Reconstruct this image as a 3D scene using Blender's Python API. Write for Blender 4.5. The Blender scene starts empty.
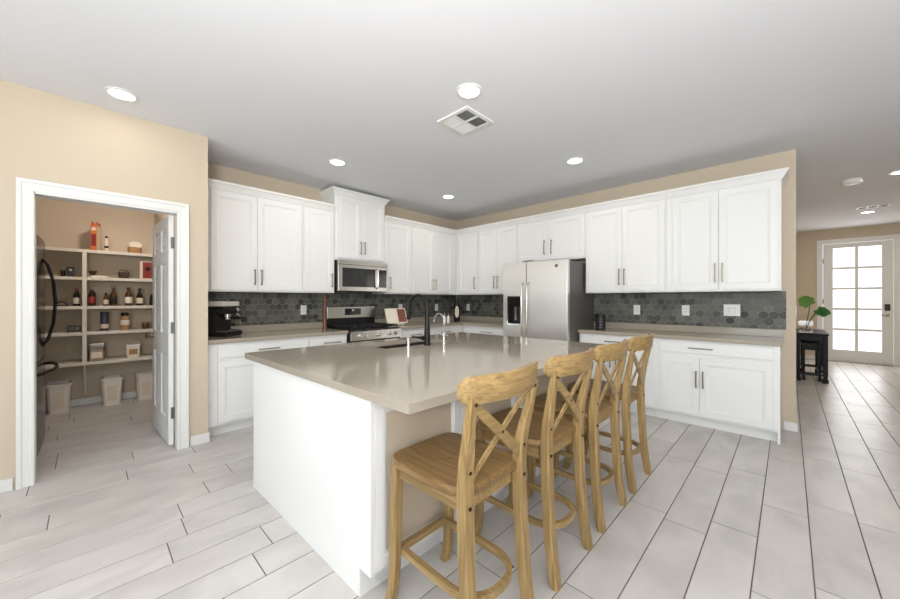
import bpy, bmesh, math, random
from mathutils import Vector, Matrix
random.seed(7)
PI = math.pi
C = bpy.context.scene.collection
SC = bpy.context.scene

# ------------------------------------------------------------------ camera, world, sun/area lights, exposure
cam_d = bpy.data.cameras.new('camera')
cam = bpy.data.objects.new('camera', cam_d); C.objects.link(cam)
cam.location = (0, 0, 1.29)
cam.rotation_euler = (PI/2, 0, math.atan2(339, 350))
cam_d.sensor_width = 36.0; cam_d.lens = 14.0; cam_d.clip_start = 0.05
SC.camera = cam
SC.view_settings.view_transform = 'Standard'
SC.view_settings.look = 'None'
SC.view_settings.gamma = 1.0
SC.view_settings.exposure = 0.13
SC.view_settings.use_curve_mapping = False
w = bpy.data.worlds.new('daylight'); SC.world = w; w.use_nodes = True
w.node_tree.nodes['Background'].inputs[0].default_value = (0.86, 0.93, 1.0, 1)
w.node_tree.nodes['Background'].inputs[1].default_value = 1.0

def area(name, loc, target, sx, sy, power, color, shape='RECTANGLE', parent=None, spread=PI):
    l = bpy.data.lights.new(name, 'AREA'); l.shape = shape; l.size = sx; l.size_y = sy
    l.energy = power; l.color = color; l.spread = spread
    o = bpy.data.objects.new(name, l); C.objects.link(o); o.location = loc
    o.rotation_euler = (Vector(target) - Vector(loc)).to_track_quat('-Z', 'Y').to_euler()
    if parent: o.parent = parent
    return o
area('south_window_light', (0.6, -3.93, 1.35), (0.6, 0, 1.35), 4.4, 2.2, 74, (0.76, 0.90, 1.0))
area('nook_window_light', (-5.6, -3.93, 1.3), (-5.6, 0, 1.3), 2.4, 2.3, 34, (0.86, 0.94, 1.0))
area('east_window_light', (4.52, -0.6, 1.4), (0, -0.6, 1.4), 4.6, 2.0, 14, (0.95, 0.97, 1.0))
area('entry_glass_light', (0.985, 10.74, 1.3), (0.985, 0, 1.0), 0.64, 2.1, 11, (0.97, 0.98, 1.0))
area('added_ceiling_fill', (0.62, -.72, 1.7), (.2, -.25, 2.95), 1.0, 1.0, 146, (1.0, 0.99, 0.975))  # added fill lamp behind the camera, aimed up to brighten the ceiling
LAMP = 3.4

# ------------------------------------------------------------------ mesh helpers
class MB:
    def __init__(s, t=None):
        s.bm = bmesh.new(); s.mi = 0; s.smooth = False
        s.M = Matrix()
        if t is not None:
            s.M = (Matrix.Translation(t.location) @ t.rotation_euler.to_matrix().to_4x4()).inverted()
        s.rnd = None
    def add(s, vs, fs, smooth=None):
        bv = [s.bm.verts.new(s.M @ Vector(v)) for v in vs]
        for f in fs:
            try: bf = s.bm.faces.new([bv[i] for i in f])
            except ValueError: continue
            bf.material_index = s.mi; bf.smooth = s.smooth if smooth is None else smooth
        return s
    def box(s, x0, x1, y0, y1, z0, z1, bev=0, R=None):
        vs = [(x, y, z) for x in (x0, x1) for y in (y0, y1) for z in (z0, z1)]
        fs = [(0,1,3,2), (4,6,7,5), (0,4,5,1), (2,3,7,6), (0,2,6,4), (1,5,7,3)]
        if bev:
            b = bmesh.new(); bv = [b.verts.new(v) for v in vs]
            for f in fs: b.faces.new([bv[i] for i in f])
            bmesh.ops.bevel(b, geom=list(b.edges), offset=bev, segments=2 if bev > .006 else 1, profile=.5, affect='EDGES')
            b.verts.index_update()
            vs = [v.co.copy() for v in b.verts]; fs = [[v.index for v in f.verts] for f in b.faces]; b.free()
        if R is not None: vs = [R @ Vector(v) for v in vs]
        return s.add(vs, fs)
    def loft(s, secs, caps=True, smooth=None):
        n = len(secs[0]); vs = [p for q in secs for p in q]; fs = []
        for i in range(len(secs)-1):
            for j in range(n):
                k = (j+1) % n; fs.append((i*n+j, i*n+k, (i+1)*n+k, (i+1)*n+j))
        if caps: fs.append(tuple(reversed(range(n)))); fs.append(tuple(range((len(secs)-1)*n, len(secs)*n)))
        return s.add(vs, fs, smooth)
    def tube(s, pts, r, n=10, closed=False):
        pts = [Vector(p) for p in pts]; rs = r if isinstance(r, (list, tuple)) else [r]*len(pts)
        secs = []; prev = None
        for i, p in enumerate(pts):
            a = pts[(i-1) % len(pts)] if (i > 0 or closed) else p
            b = pts[(i+1) % len(pts)] if (i < len(pts)-1 or closed) else p
            d = (b-a).normalized()
            if prev is None:
                up = Vector((0,0,1)) if abs(d.z) < .9 else Vector((1,0,0)); u = d.cross(up).normalized()
            else: u = (prev - d*prev.dot(d)).normalized()
            prev = u; v = d.cross(u)
            secs.append([p + (u*math.cos(2*PI*k/n) + v*math.sin(2*PI*k/n))*rs[i] for k in range(n)])
        if closed: secs.append(secs[0])
        return s.loft(secs, not closed, True)
    def lathe(s, prof, c=(0,0,0), n=24, R=None, smooth=True):
        secs = []
        for r, z in prof:
            q = [Vector((max(r, 1e-4)*math.cos(2*PI*k/n), max(r, 1e-4)*math.sin(2*PI*k/n), z)) for k in range(n)]
            if R is not None: q = [R @ p for p in q]
            secs.append([p + Vector(c) for p in q])
        return s.loft(secs, True, smooth)
    def prism(s, poly, z0, z1, R=None, c=(0,0,0), smooth=False):
        a = [Vector((x, y, z0)) for x, y in poly]; b = [Vector((x, y, z1)) for x, y in poly]
        if R is not None: a = [R @ p for p in a]; b = [R @ p for p in b]
        c = Vector(c); return s.loft([[p+c for p in a], [p+c for p in b]], True, smooth)

def obj(name, mb, mats, parent=None, loc=None, rotz=0, sharp=35):
    bmesh.ops.recalc_face_normals(mb.bm, faces=mb.bm.faces)
    me = bpy.data.meshes.new(name); mb.bm.to_mesh(me); mb.bm.free()
    for m in (mats if isinstance(mats, (list, tuple)) else [mats]): me.materials.append(m)
    if any(p.use_smooth for p in me.polygons): me.set_sharp_from_angle(angle=math.radians(sharp))
    o = bpy.data.objects.new(name, me); C.objects.link(o)
    if parent is not None: o.parent = parent
    if loc is not None: o.location = loc
    o.rotation_euler.z = rotz
    return o
def tag(o, label, cat, group=None):
    o['label'] = label; o['category'] = cat
    if group: o['group'] = group
    return o
def thing(name, label, cat, loc=(0,0,0), rotz=0, group=None):
    o = bpy.data.objects.new(name, None); C.objects.link(o); o.empty_display_size = .1
    o.location = loc; o.rotation_euler = (0, 0, rotz)
    return tag(o, label, cat, group)
def struct(name, mb, mats, parent=None, loc=None):
    o = obj(name, mb, mats, parent, loc)
    if parent is None: o['kind'] = 'structure'
    return o
def dup(root, loc, rotz=0, label=None, group=None):
    r = root.copy(); C.objects.link(r); r.location = loc; r.rotation_euler = (0, 0, rotz)
    if label: r['label'] = label
    if group: r['group'] = group
    for ch in list(root.children):
        c = ch.copy(); C.objects.link(c); c.parent = r
        for g in list(ch.children):
            d = g.copy(); C.objects.link(d); d.parent = c
    return r
RX = Matrix.Rotation(PI/2, 3, 'X'); RY = Matrix.Rotation(PI/2, 3, 'Y'); RZ = Matrix.Rotation(PI/2, 3, 'Z')

# ------------------------------------------------------------------ materials
def lin(c):
    c /= 255.0
    return c/12.92 if c <= .04045 else ((c+.055)/1.055)**2.4
def rgb(r, g, b): return (lin(r), lin(g), lin(b), 1)
def mat(name, col, rough=.5, metal=0, spec=.5, emit=None, es=0, trans=0, ior=1.45, coat=0, bump=None, vary=None, aniso=0):
    m = bpy.data.materials.new(name); m.use_nodes = True
    nt = m.node_tree; b = nt.nodes['Principled BSDF']
    b.inputs['Base Color'].default_value = col; b.inputs['Roughness'].default_value = rough
    b.inputs['Metallic'].default_value = metal; b.inputs['Specular IOR Level'].default_value = spec
    b.inputs['Transmission Weight'].default_value = trans; b.inputs['IOR'].default_value = ior
    b.inputs['Coat Weight'].default_value = coat; b.inputs['Anisotropic'].default_value = aniso
    if emit: b.inputs['Emission Color'].default_value = emit; b.inputs['Emission Strength'].default_value = es
    if bump or vary:
        tc = nt.nodes.new('ShaderNodeTexCoord')
        if vary:
            n = nt.nodes.new('ShaderNodeTexNoise'); n.inputs['Scale'].default_value = vary[0]; n.inputs['Detail'].default_value = 4
            nt.links.new(tc.outputs['Object'], n.inputs['Vector'])
            mx = nt.nodes.new('ShaderNodeMix'); mx.data_type = 'RGBA'
            k = vary[1]
            mx.inputs['A'].default_value = tuple(c*(1-k) for c in col[:3]) + (1,)
            mx.inputs['B'].default_value = tuple(min(1, c*(1+k)) for c in col[:3]) + (1,)
            nt.links.new(n.outputs['Fac'], mx.inputs['Factor']); nt.links.new(mx.outputs['Result'], b.inputs['Base Color'])
        if bump:
            n = nt.nodes.new('ShaderNodeTexNoise'); n.inputs['Scale'].default_value = bump[0]; n.inputs['Detail'].default_value = 3
            nt.links.new(tc.outputs['Object'], n.inputs['Vector'])
            bp = nt.nodes.new('ShaderNodeBump'); bp.inputs['Strength'].default_value = bump[1]; bp.inputs['Distance'].default_value = .002
            nt.links.new(n.outputs['Fac'], bp.inputs['Height']); nt.links.new(bp.outputs['Normal'], b.inputs['Normal'])
    return m
def wood(name, c0, c1, axis, rough=.45, scale=1.0):
    m = mat(name, c0, rough); nt = m.node_tree; b = nt.nodes['Principled BSDF']
    tc = nt.nodes.new('ShaderNodeTexCoord'); mp = nt.nodes.new('ShaderNodeMapping')
    oi = nt.nodes.new('ShaderNodeObjectInfo'); av = nt.nodes.new('ShaderNodeVectorMath'); av.operation = 'ADD'
    nt.links.new(tc.outputs['Object'], av.inputs[0]); nt.links.new(oi.outputs['Location'], av.inputs[1])
    s = [52*scale]*3; s['xyz'.index(axis)] = 2.2*scale
    mp.inputs['Scale'].default_value = s
    nt.links.new(av.outputs[0], mp.inputs['Vector'])
    n = nt.nodes.new('ShaderNodeTexNoise'); n.inputs['Scale'].default_value = 1.6; n.inputs['Detail'].default_value = 5; n.inputs['Distortion'].default_value = .6
    nt.links.new(mp.outputs[0], n.inputs['Vector'])
    rp = nt.nodes.new('ShaderNodeValToRGB'); rp.color_ramp.elements[0].position = .32; rp.color_ramp.elements[1].position = .68
    rp.color_ramp.elements[0].color = c1; rp.color_ramp.elements[1].color = c0
    nt.links.new(n.outputs['Fac'], rp.inputs[0]); nt.links.new(rp.outputs[0], b.inputs['Base Color'])
    bp = nt.nodes.new('ShaderNodeBump'); bp.inputs['Strength'].default_value = .15; bp.inputs['Distance'].default_value = .001
    nt.links.new(n.outputs['Fac'], bp.inputs['Height']); nt.links.new(bp.outputs['Normal'], b.inputs['Normal'])
    return m
def attr_mat(name, cols, rough, blot=None, spec=.5):
    """colour from the per-face 'rnd' attribute through a ramp, with optional cloudy blotches shifted per tile"""
    m = mat(name, cols[0], rough, spec=spec); nt = m.node_tree; b = nt.nodes['Principled BSDF']
    at = nt.nodes.new('ShaderNodeAttribute'); at.attribute_name = 'rnd'
    rp = nt.nodes.new('ShaderNodeValToRGB'); e = rp.color_ramp.elements
    for i, c in enumerate(cols):
        if i < 2: e[i].color = c; e[i].position = i/(len(cols)-1) if len(cols) > 1 else i
        else: q = e.new(i/(len(cols)-1)); q.color = c
    if len(cols) > 2:
        for i, c in enumerate(cols): e[i].position = i/(len(cols)-1); e[i].color = c
    nt.links.new(at.outputs['Fac'], rp.inputs[0])
    out = rp.outputs[0]
    if blot:
        tc = nt.nodes.new('ShaderNodeTexCoord'); mu = nt.nodes.new('ShaderNodeMath'); mu.operation = 'MULTIPLY'; mu.inputs[1].default_value = 37.0
        nt.links.new(at.outputs['Fac'], mu.inputs[0])
        av = nt.nodes.new('ShaderNodeVectorMath'); av.operation = 'ADD'
        nt.links.new(tc.outputs['Object'], av.inputs[0]); nt.links.new(mu.outputs[0], av.inputs[1])
        mp = nt.nodes.new('ShaderNodeMapping'); mp.inputs['Scale'].default_value = blot[0]; nt.links.new(av.outputs[0], mp.inputs['Vector'])
        n = nt.nodes.new('ShaderNodeTexNoise'); n.inputs['Scale'].default_value = 1; n.inputs['Detail'].default_value = 6; n.inputs['Distortion'].default_value = .8
        nt.links.new(mp.outputs[0], n.inputs['Vector'])
        r2 = nt.nodes.new('ShaderNodeValToRGB'); r2.color_ramp.elements[0].position = .3; r2.color_ramp.elements[1].position = .62
        r2.color_ramp.elements[0].color = (blot[1],)*3 + (1,); r2.color_ramp.elements[1].color = (1, 1, 1, 1)
        nt.links.new(n.outputs['Fac'], r2.inputs[0])
        mx = nt.nodes.new('ShaderNodeMix'); mx.data_type = 'RGBA'; mx.blend_type = 'MULTIPLY'; mx.inputs['Factor'].default_value = 1
        nt.links.new(out, mx.inputs['A']); nt.links.new(r2.outputs[0], mx.inputs['B']); out = mx.outputs['Result']
    nt.links.new(out, b.inputs['Base Color'])
    return m

M = {}
M['wall'] = mat('beige_paint', rgb(204, 189, 167), .85, bump=(180, .15))
M['ceil'] = mat('ceiling_paint', rgb(229, 230, 233), .95, bump=(90, .12))
M['trim'] = mat('white_trim_paint', rgb(228, 226, 221), .4)
M['cab'] = mat('white_cabinet_paint', rgb(234, 233, 230), .38)
M['quartz'] = mat('grey_beige_quartz', rgb(165, 155, 140), .1, vary=(260, .08), spec=.62)
M['tile'] = attr_mat('porcelain_plank_tile', [rgb(203, 197, 192), rgb(213, 208, 203), rgb(208, 202, 196)], .33, ((4.2, 2.2, 5), .8), .45)
M['grout'] = mat('dark_floor_grout', rgb(112, 101, 92), .9)
M['hex'] = attr_mat('slate_hex_tile', [rgb(58, 57, 53), rgb(90, 89, 83), rgb(102, 101, 94), rgb(112, 111, 103), rgb(74, 73, 68)], .45, ((60, 60, 60), .88), .35)
M['hexgrout'] = mat('light_wall_grout', rgb(158, 155, 146), .9)
M['steel'] = mat('brushed_stainless', rgb(192, 188, 181), .24, 1.0, aniso=.6)
_nt = M['steel'].node_tree; _tg = _nt.nodes.new('ShaderNodeTangent'); _tg.direction_type = 'RADIAL'; _tg.axis = 'Z'
_nt.links.new(_tg.outputs[0], _nt.nodes['Principled BSDF'].inputs['Tangent'])
M['fridgesteel'] = M['steel'].copy(); M['fridgesteel'].name = 'fridge_door_steel'
_b = M['fridgesteel'].node_tree.nodes['Principled BSDF']; _b.inputs['Base Color'].default_value = rgb(216, 213, 208); _b.inputs['Roughness'].default_value = .34; _b.inputs['Anisotropic'].default_value = .85
M['sinksteel'] = mat('satin_sink_steel', rgb(116, 110, 101), .45, 1.0)
M['nickel'] = mat('brushed_nickel', rgb(152, 142, 124), .3, 1.0)
M['satin'] = mat('satin_silver_plastic', rgb(214, 210, 200), .35, .2)
M['chrome'] = mat('chrome', rgb(225, 224, 222), .08, 1.0)
M['hinge'] = mat('satin_nickel_hinge', rgb(118, 116, 112), .4, 1.0)
M['black'] = mat('black_plastic', rgb(22, 22, 23), .35)
M['matteblack'] = mat('matte_black_metal', rgb(38, 37, 36), .38, .6)
M['iron'] = mat('cast_iron', rgb(30, 30, 30), .6)
M['blkglass'] = mat('black_glass', rgb(30, 29, 27), .06, spec=.6)
M['grayside'] = mat('dark_grey_enamel', rgb(92, 89, 84), .45)
M['blksteel'] = mat('black_stainless', rgb(74, 70, 66), .2, 1.0)
M['plate'] = mat('white_plastic', rgb(232, 231, 227), .35)
M['dark'] = mat('dark_slot', rgb(26, 25, 24), .7)
M['shelf'] = mat('painted_shelf', rgb(226, 217, 202), .5)
M['bin'] = mat('translucent_bin_plastic', rgb(236, 227, 216), .4)
M['glass'] = mat('clear_glass', (1, 1, 1, 1), .02, trans=1.0, ior=1.45)
M['dglass'] = mat('dark_bottle_glass', rgb(38, 26, 20), .1, spec=.6)
M['aglass'] = mat('amber_bottle_glass', rgb(92, 58, 34), .12, spec=.6)
M['label'] = mat('paper_label', rgb(214, 202, 180), .7)
M['redlabel'] = mat('red_label', rgb(140, 44, 38), .6)
M['orange'] = mat('orange_card', rgb(214, 112, 62), .6)
M['cream'] = mat('cream_card', rgb(228, 214, 190), .7)
M['tan'] = mat('tan_food', rgb(176, 138, 96), .8, vary=(60, .35))
M['wicker'] = mat('woven_wicker', rgb(176, 138, 92), .75, bump=(160, .8), vary=(90, .3))
M['darkwicker'] = mat('dark_basket', rgb(70, 54, 42), .75, bump=(160, .8), vary=(90, .3))
M['bluecan'] = mat('dark_can_print', rgb(62, 62, 74), .4, vary=(70, .5))
M['lead'] = mat('black_lacquer', rgb(24, 23, 23), .5, spec=.3)
M['leaf'] = mat('green_leaf', rgb(92, 142, 52), .4, vary=(14, .25))
M['leafd'] = mat('dark_green_leaf', rgb(48, 108, 46), .4, vary=(14, .25))
M['stem'] = mat('green_stem', rgb(96, 112, 62), .5)
M['pebble'] = mat('grey_pebbles', rgb(150, 146, 138), .6, vary=(70, .4))
M['copperwood'] = wood('reddish_wood', rgb(118, 76, 50), rgb(84, 52, 34), 'z', .35)
M['paper'] = mat('book_paper', rgb(236, 226, 208), .7)
M['photo'] = mat('red_food_photo', rgb(126, 72, 62), .5, vary=(50, .45))
M['lens'] = mat('lit_lamp_lens', (1, 1, 1, 1), .5, emit=(1, .97, .92, 1), es=9)
M['frost'] = mat('daylit_door_glass', (.9, .92, .95, 1), .2, emit=(.96, .98, 1, 1), es=1.25)
M['skyglass'] = mat('window_glass', (.9, .95, 1, 1), .05, emit=(.9, .96, 1, 1), es=1.2)
M['oak_z'] = wood('oak_upright', rgb(174, 145, 96), rgb(132, 105, 64), 'z', .42)
M['oak_x'] = wood('oak_lengthwise', rgb(174, 145, 96), rgb(132, 105, 64), 'x', .42)
M['oak_y'] = wood('oak_crosswise', rgb(174, 145, 96), rgb(132, 105, 64), 'y', .42)
M['oak_seat_shaded'] = wood('oak_seat_shaded', rgb(146, 114, 70), rgb(112, 86, 50), 'x', .36, .8)  # same oak as the legs, darkened to paint in shade below the counter
M['bolt'] = mat('dark_bronze_bolt', rgb(60, 44, 30), .4, .8)
M['wine'] = mat('dark_wine_bottle', rgb(20, 20, 20), .12, spec=.6)

# ------------------------------------------------------------------ structure
H = 2.76
PX0, RX0 = -3.78, -4.49          # pantry front wall face, range wall face
FY = 4.81                        # fridge wall face
b = MB(); b.box(-7.7, 4.7, -4.15, 11.0, H, H+.15); struct('ceiling', b, M['ceil'])

# floor: plank tiles laid in rows along Y, joints read off per row
def build_floor():
    b = MB(); lay = b.bm.faces.layers.float.new('rnd')
    b.mi = 1; b.add([(-7.7,-4.15,-.0022), (4.7,-4.15,-.0022), (4.7,11.2,-.0022), (-7.7,11.2,-.0022)], [(0,1,2,3)])
    b.add([(-7.7,-4.15,-.12), (4.7,-4.15,-.12), (4.7,11.2,-.12), (-7.7,11.2,-.12)], [(0,1,2,3)])
    pitch, L = .2043, .912
    phase = {-2: 1.513, -1: 2.36, 0: 2.524, 1: 2.044, 2: 2.268, 3: 3.098, 4: 4.706,
             -10: .289, -11: .378, -12: .39, -13: .564, -14: -.163, -15: .546, -16: .197, -17: .627, -18: .255, -19: -.178, -20: -.178}
    g = .0028
    rr = random.Random(3)
    def tile(x0, x1, y0, y1):
        if y1 - y0 < .01: return
        vs = []; 
        for dx, z in ((0, -.0022), (0, -.0009), (.0009, 0)):
            vs += [(x0+g+dx, y0+g+dx, z), (x1-g-dx, y0+g+dx, z), (x1-g-dx, y1-g-dx, z), (x0+g+dx, y1-g-dx, z)]
        fs = [(8,9,10,11)]
        for k in (0, 4):
            for j in range(4): fs.append((k+j, k+(j+1)%4, k+4+(j+1)%4, k+4+j))
        n0 = len(b.bm.faces); b.mi = 0; b.add(vs, fs); r = rr.random()
        b.bm.faces.ensure_lookup_table()
        for i in range(n0, len(b.bm.faces)): b.bm.faces[i][lay] = r
    for k in range(-36, 25):
        x0 = -.326 + (k-0)*pitch; ph = phase.get(k, rr.random()*L)
        n0 = math.floor((-4.1 - ph)/L); y = ph + n0*L
        while y < 11.1:
            tile(x0, x0+pitch, max(y, -4.15), min(y+L, 11.2)); y += L
    struct('floor', b, [M['tile'], M['grout']])
build_floor()

# pantry front wall with doorway (opening Y -.262 .. .535, z 2.045)
b = MB(); oy0, oy1, oz = -.278, .545, 2.05
b.box(PX0-.12, PX0, -.42, oy0, 0, H); b.box(PX0-.12, PX0, oy1, .752, 0, H); b.box(PX0-.12, PX0, oy0, oy1, oz, H)
struct('wall_left', b, M['wall'])
b = MB(); b.box(-6.4, PX0-.12, .622, .752, 0, H); struct('wall_pantry_right', b, M['wall'])
b = MB(); b.box(-6.32, -6.2, -1.4, .622, 0, H); struct('wall_pantry_back', b, M['wall'])
b = MB(); b.box(-6.2, PX0-.12, -1.4, -1.28, 0, H); b.box(PX0-.24, PX0-.12, -1.28, -.42, 0, H); struct('wall_pantry_left', b, M['wall'])
b = MB(); b.box(RX0-.12, RX0, .752, FY+.12, 0, H); struct('wall_range', b, M['wall'])
b = MB(); b.box(RX0, .05, FY, FY+.12, 0, H, .0); struct('wall_fridge', b, M['wall'])
b = MB(); b.box(-.07, .05, FY+.12, 10.85, 0, H); struct('wall_hall', b, M['wall'])
b = MB(); dX0, dX1, dZ = .525, 1.452, 2.45
b.box(-.07, dX0-.02, 10.85, 11.0, 0, H); b.box(dX1+.02, 2.4, 10.85, 11.0, 0, H); b.box(dX0-.02, dX1+.02, 10.85, 11.0, dZ+.02, H)
struct('wall_front', b, M['wall'])
b = MB(); b.box(2.3, 2.42, 4.9, 10.85, 0, H); b.box(2.42, 4.7, 4.9, 5.02, 0, H); struct('wall_entry', b, M['wall'])
b = MB(); wz0, wz1 = .25, 2.45
b.box(-7.7, -6.8, -4.15, -4.0, 0, H); b.box(-4.4, -1.6, -4.15, -4.0, 0, H); b.box(2.8, 4.7, -4.15, -4.0, 0, H)
b.box(-6.8, -4.4, -4.15, -4.0, wz1, H); b.box(-1.6, 2.8, -4.15, -4.0, wz1, H); b.box(-1.6, 2.8, -4.15, -4.0, 0, wz0); b.box(-6.8, -4.4, -4.15, -4.0, 0, .12)
struct('wall_south', b, M['wall'])
b = MB(); b.box(4.6, 4.72, -4.0, -2.9, 0, H); b.box(4.6, 4.72, 1.7, 4.9, 0, H); b.box(4.6, 4.72, -2.9, 1.7, 2.4, H); b.box(4.6, 4.72, -2.9, 1.7, 0, .4)
struct('wall_east', b, M['wall'])
b = MB(); b.box(-7.7, -7.55, -4.0, .7, 0, H); b.box(-7.55, -6.32, .62, .752, 0, H); struct('wall_nook', b, M['wall'])
def window(n, x0, x1, y0, y1, z0, z1, axis):
    t = thing('window_%d' % n, '', 'window', ((x0+x1)/2, (y0+y1)/2, z0)); del t['label']; del t['category']; t['kind'] = 'structure'
    f = MB(t); g = MB(t); u0, u1, v = (x0, x1, (y0+y1)/2) if axis == 'x' else (y0, y1, (x0+x1)/2)
    def bx(m, a0, a1, d, c0, c1):
        m.box(a0, a1, v-d, v+d, c0, c1) if axis == 'x' else m.box(v-d, v+d, a0, a1, c0, c1)
    for a0, a1, c0, c1 in ((u0, u0+.06, z0, z1), (u1-.06, u1, z0, z1), (u0, u1, z0, z0+.06), (u0, u1, z1-.06, z1), ((u0+u1)/2-.03, (u0+u1)/2+.03, z0, z1)):
        bx(f, a0, a1, .03, c0, c1)
    bx(g, u0+.05, u1-.05, .004, z0+.05, z1-.05)
    obj('window_frame', f, M['trim'], t); obj('window_pane', g, M['skyglass'], t)
window(1, -1.6, 2.8, -4.11, -4.05, wz0, wz1, 'x'); window(2, -6.8, -4.4, -4.11, -4.05, .12, wz1, 'x'); window(3, 4.64, 4.7, -2.9, 1.7, .4, 2.4, 'y')

# baseboards
def bboard(name, x0, x1, y0, y1, extra=()):
    b = MB()
    for q in ((x0, x1, y0, y1),) + tuple(extra):
        b.box(*q, 0, .085, .003); cx = (q[0]+q[1])/2
        b.box(*q, .0851, .1) if False else None
    return struct(name, b, M['trim'])
bboard('baseboard_left', PX0, PX0+.014, -.42, -.355, ((PX0, PX0+.014, .621, .764),))
bboard('baseboard_pantry', -6.2, -6.186, -1.27, .62)
bboard('baseboard_fridge', -.04, .064, FY-.014, FY, ((.05, .064, FY, 7.0),))
bboard('baseboard_hall', .05, .064, 7.001, 10.836, ((.05, .43, 10.836, 10.85),))
bboard('baseboard_entry', 1.56, 2.3, 10.836, 10.85)

# pantry door casing (stepped profile) and jamb
def casing(name, y0, y1, z1, x, wdt, jam):
    b = MB()
    def prof(a, c):   # profile across the width: (offset from opening edge, projection)
        return [(0, 0), (0, .012), (.012, .014), (.018, .009), (.05, .013), (.056, .020), (.075, .022), (wdt, .018), (wdt, 0)]
    P = prof(0, 0)
    secs = []
    for (sy, sz, base) in ((-1, 0, 'bl'), (-1, 1, 'tl'), (1, 1, 'tr'), (1, 0, 'br')):
        q = []
        for o, p in P:
            yy = (y0 - o) if sy < 0 else (y1 + o); zz = (z1 + o) if sz else 0
            q.append((x+p, yy, zz))
        secs.append(q)
    b.loft(secs)
    if jam:
        b.box(x-.125, x+.004, y0-.011, y0+.004, 0, z1); b.box(x-.125, x+.004, y1-.004, y1+.011, 0, z1); b.box(x-.125, x+.004, y0, y1, z1-.014, z1+.001)
    return struct(name, b, M['trim'])
casing('trim_1', -.266, .533, 2.043, PX0, .078, True)
# entry door casing
b = MB(); x0, x1, z1, y = dX0-.012, dX1+.012, dZ+.012, 10.85
secs = []
for sx, sz in ((-1, 0), (-1, 1), (1, 1), (1, 0)):
    q = []
    for o, p in [(0, 0), (0, .012), (.02, .015), (.06, .018), (.085, .02), (.085, 0)]:
        q.append(((x0-o) if sx < 0 else (x1+o), y-p, (z1+o) if sz else 0))
    secs.append(q)
b.loft(secs); struct('trim_2', b, M['trim'])
# entry door
t = thing('door_2', '', 'd', ((dX0+dX1)/2, 10.9, 0)); del t['label']; del t['category']; t['kind'] = 'structure'
b = MB(t); gx0, gx1, gz0, gz1 = .662, 1.313, .25, 2.36; ya, yb = 10.86, 10.905
b.box(dX0, gx0, ya, yb, .012, dZ, .002); b.box(gx1, dX1, ya, yb, .012, dZ, .002); b.box(gx0, gx1, ya, yb, .012, gz0, .002); b.box(gx0, gx1, ya, yb, gz1, dZ, .002)
obj('door_slab', b, M['trim'], t)
b = MB(t); b.box(gx0, gx1, 10.88, 10.886, gz0, gz1); obj('door_glass', b, M['frost'], t)
b = MB(t); b.box((gx0+gx1)/2-.023, (gx0+gx1)/2+.023, 10.8635, 10.8785, gz0, gz1)
for k in range(1, 5): z = gz0+(gz1-gz0)*k/5; b.box(gx0, gx1, 10.862, 10.879, z-.023, z+.023)
obj('glazing_bars', b, M['trim'], t)
b = MB(t); b.box(1.345, 1.415, 10.838, 10.86, 1.07, 1.20, .006); obj('keypad_lock', b, M['black'], t)
b = MB(t); b.lathe([(.03, 0), (.03, .01), (.012, .012), (.012, .04)], (1.38, 10.86, .985), 20, RX); b.tube([(1.38, 10.82, .985), (1.28, 10.815, .985)], .01); obj('door_handle', b, M['nickel'], t)
for z in (.3, 1.25, 2.1):
    b = MB(t); b.box(dX0-.012, dX0+.004, 10.845, 10.862, z-.05, z+.05); obj('hinge', b, M['hinge'], t)
b = MB(t); b.box(dX0-.01, dX1+.01, 10.80, 10.9, 0, .011); obj('threshold', b, M['nickel'], t)

# pantry door, hinged at the right jamb and standing open into the pantry (local x = away from hinge, into the pantry)
t = thing('door_1', '', 'd', (-3.905, .522, 0), PI + math.radians(2.5)); del t['label']; del t['category']; t['kind'] = 'structure'
def panel_door(b, wd, ht, th):
    # six-panel leaf: rails and stiles as a slab, recessed panels on both faces
    st, mid = .105, .09; cols = [(st, wd/2-mid/2), (wd/2+mid/2, wd-st)]; rows = [(.23, .80), (.98, 1.62), (1.73, 1.93)]
    xs = [0, st, wd/2-mid/2, wd/2+mid/2, wd-st, wd]; zs = [.012, .23, .80, .98, 1.62, 1.73, 1.93, ht]
    for side in (0, 1):
        y = 0 if side == 0 else th; d = 1 if side == 0 else -1
        for i in range(5):
            for j in range(7):
                X0, X1, Z0, Z1 = xs[i], xs[i+1], zs[j], zs[j+1]
                if i in (1, 3) and j in (1, 3, 5):
                    k1, k2, k3 = .012, .03, .045
                    def ring(k, yy): return [(X0+k, yy, Z0+k), (X1-k, yy, Z0+k), (X1-k, yy, Z1-k), (X0+k, yy, Z1-k)]
                    rings = [ring(0, y), ring(k1, y+d*.011), ring(k2, y+d*.011), ring(k3, y+d*.004)]
                    vs = [p for r in rings for p in r]; fs = [(12,13,14,15)]
                    for a in range(3):
                        for q in range(4): fs.append((a*4+q, a*4+(q+1)%4, a*4+4+(q+1)%4, a*4+4+q))
                    b.add(vs, fs)
                else: b.add([(X0, y, Z0), (X1, y, Z0), (X1, y, Z1), (X0, y, Z1)], [(0,1,2,3)])
    z0, z1 = .012, ht
    b.add([(0,0,z0), (wd,0,z0), (wd,th,z0), (0,th,z0), (0,0,z1), (wd,0,z1), (wd,th,z1), (0,th,z1)], [(0,1,2,3), (4,5,6,7), (0,3,7,4), (1,2,6,5)])
    bmesh.ops.remove_doubles(b.bm, verts=b.bm.verts, dist=1e-5)
b = MB(); panel_door(b, .762, 2.03, .035); obj('door_leaf', b, M['trim'], t)
for z in (.29, 1.04, 1.79):
    b = MB(); b.box(-.002, .0, .001, .020, z-.05, z+.05); b.tube([(-.006, -.001, z-.05), (-.006, -.001, z+.05)], .006); obj('hinge', b, M['hinge'], t)
b = MB(); R = RX
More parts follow.
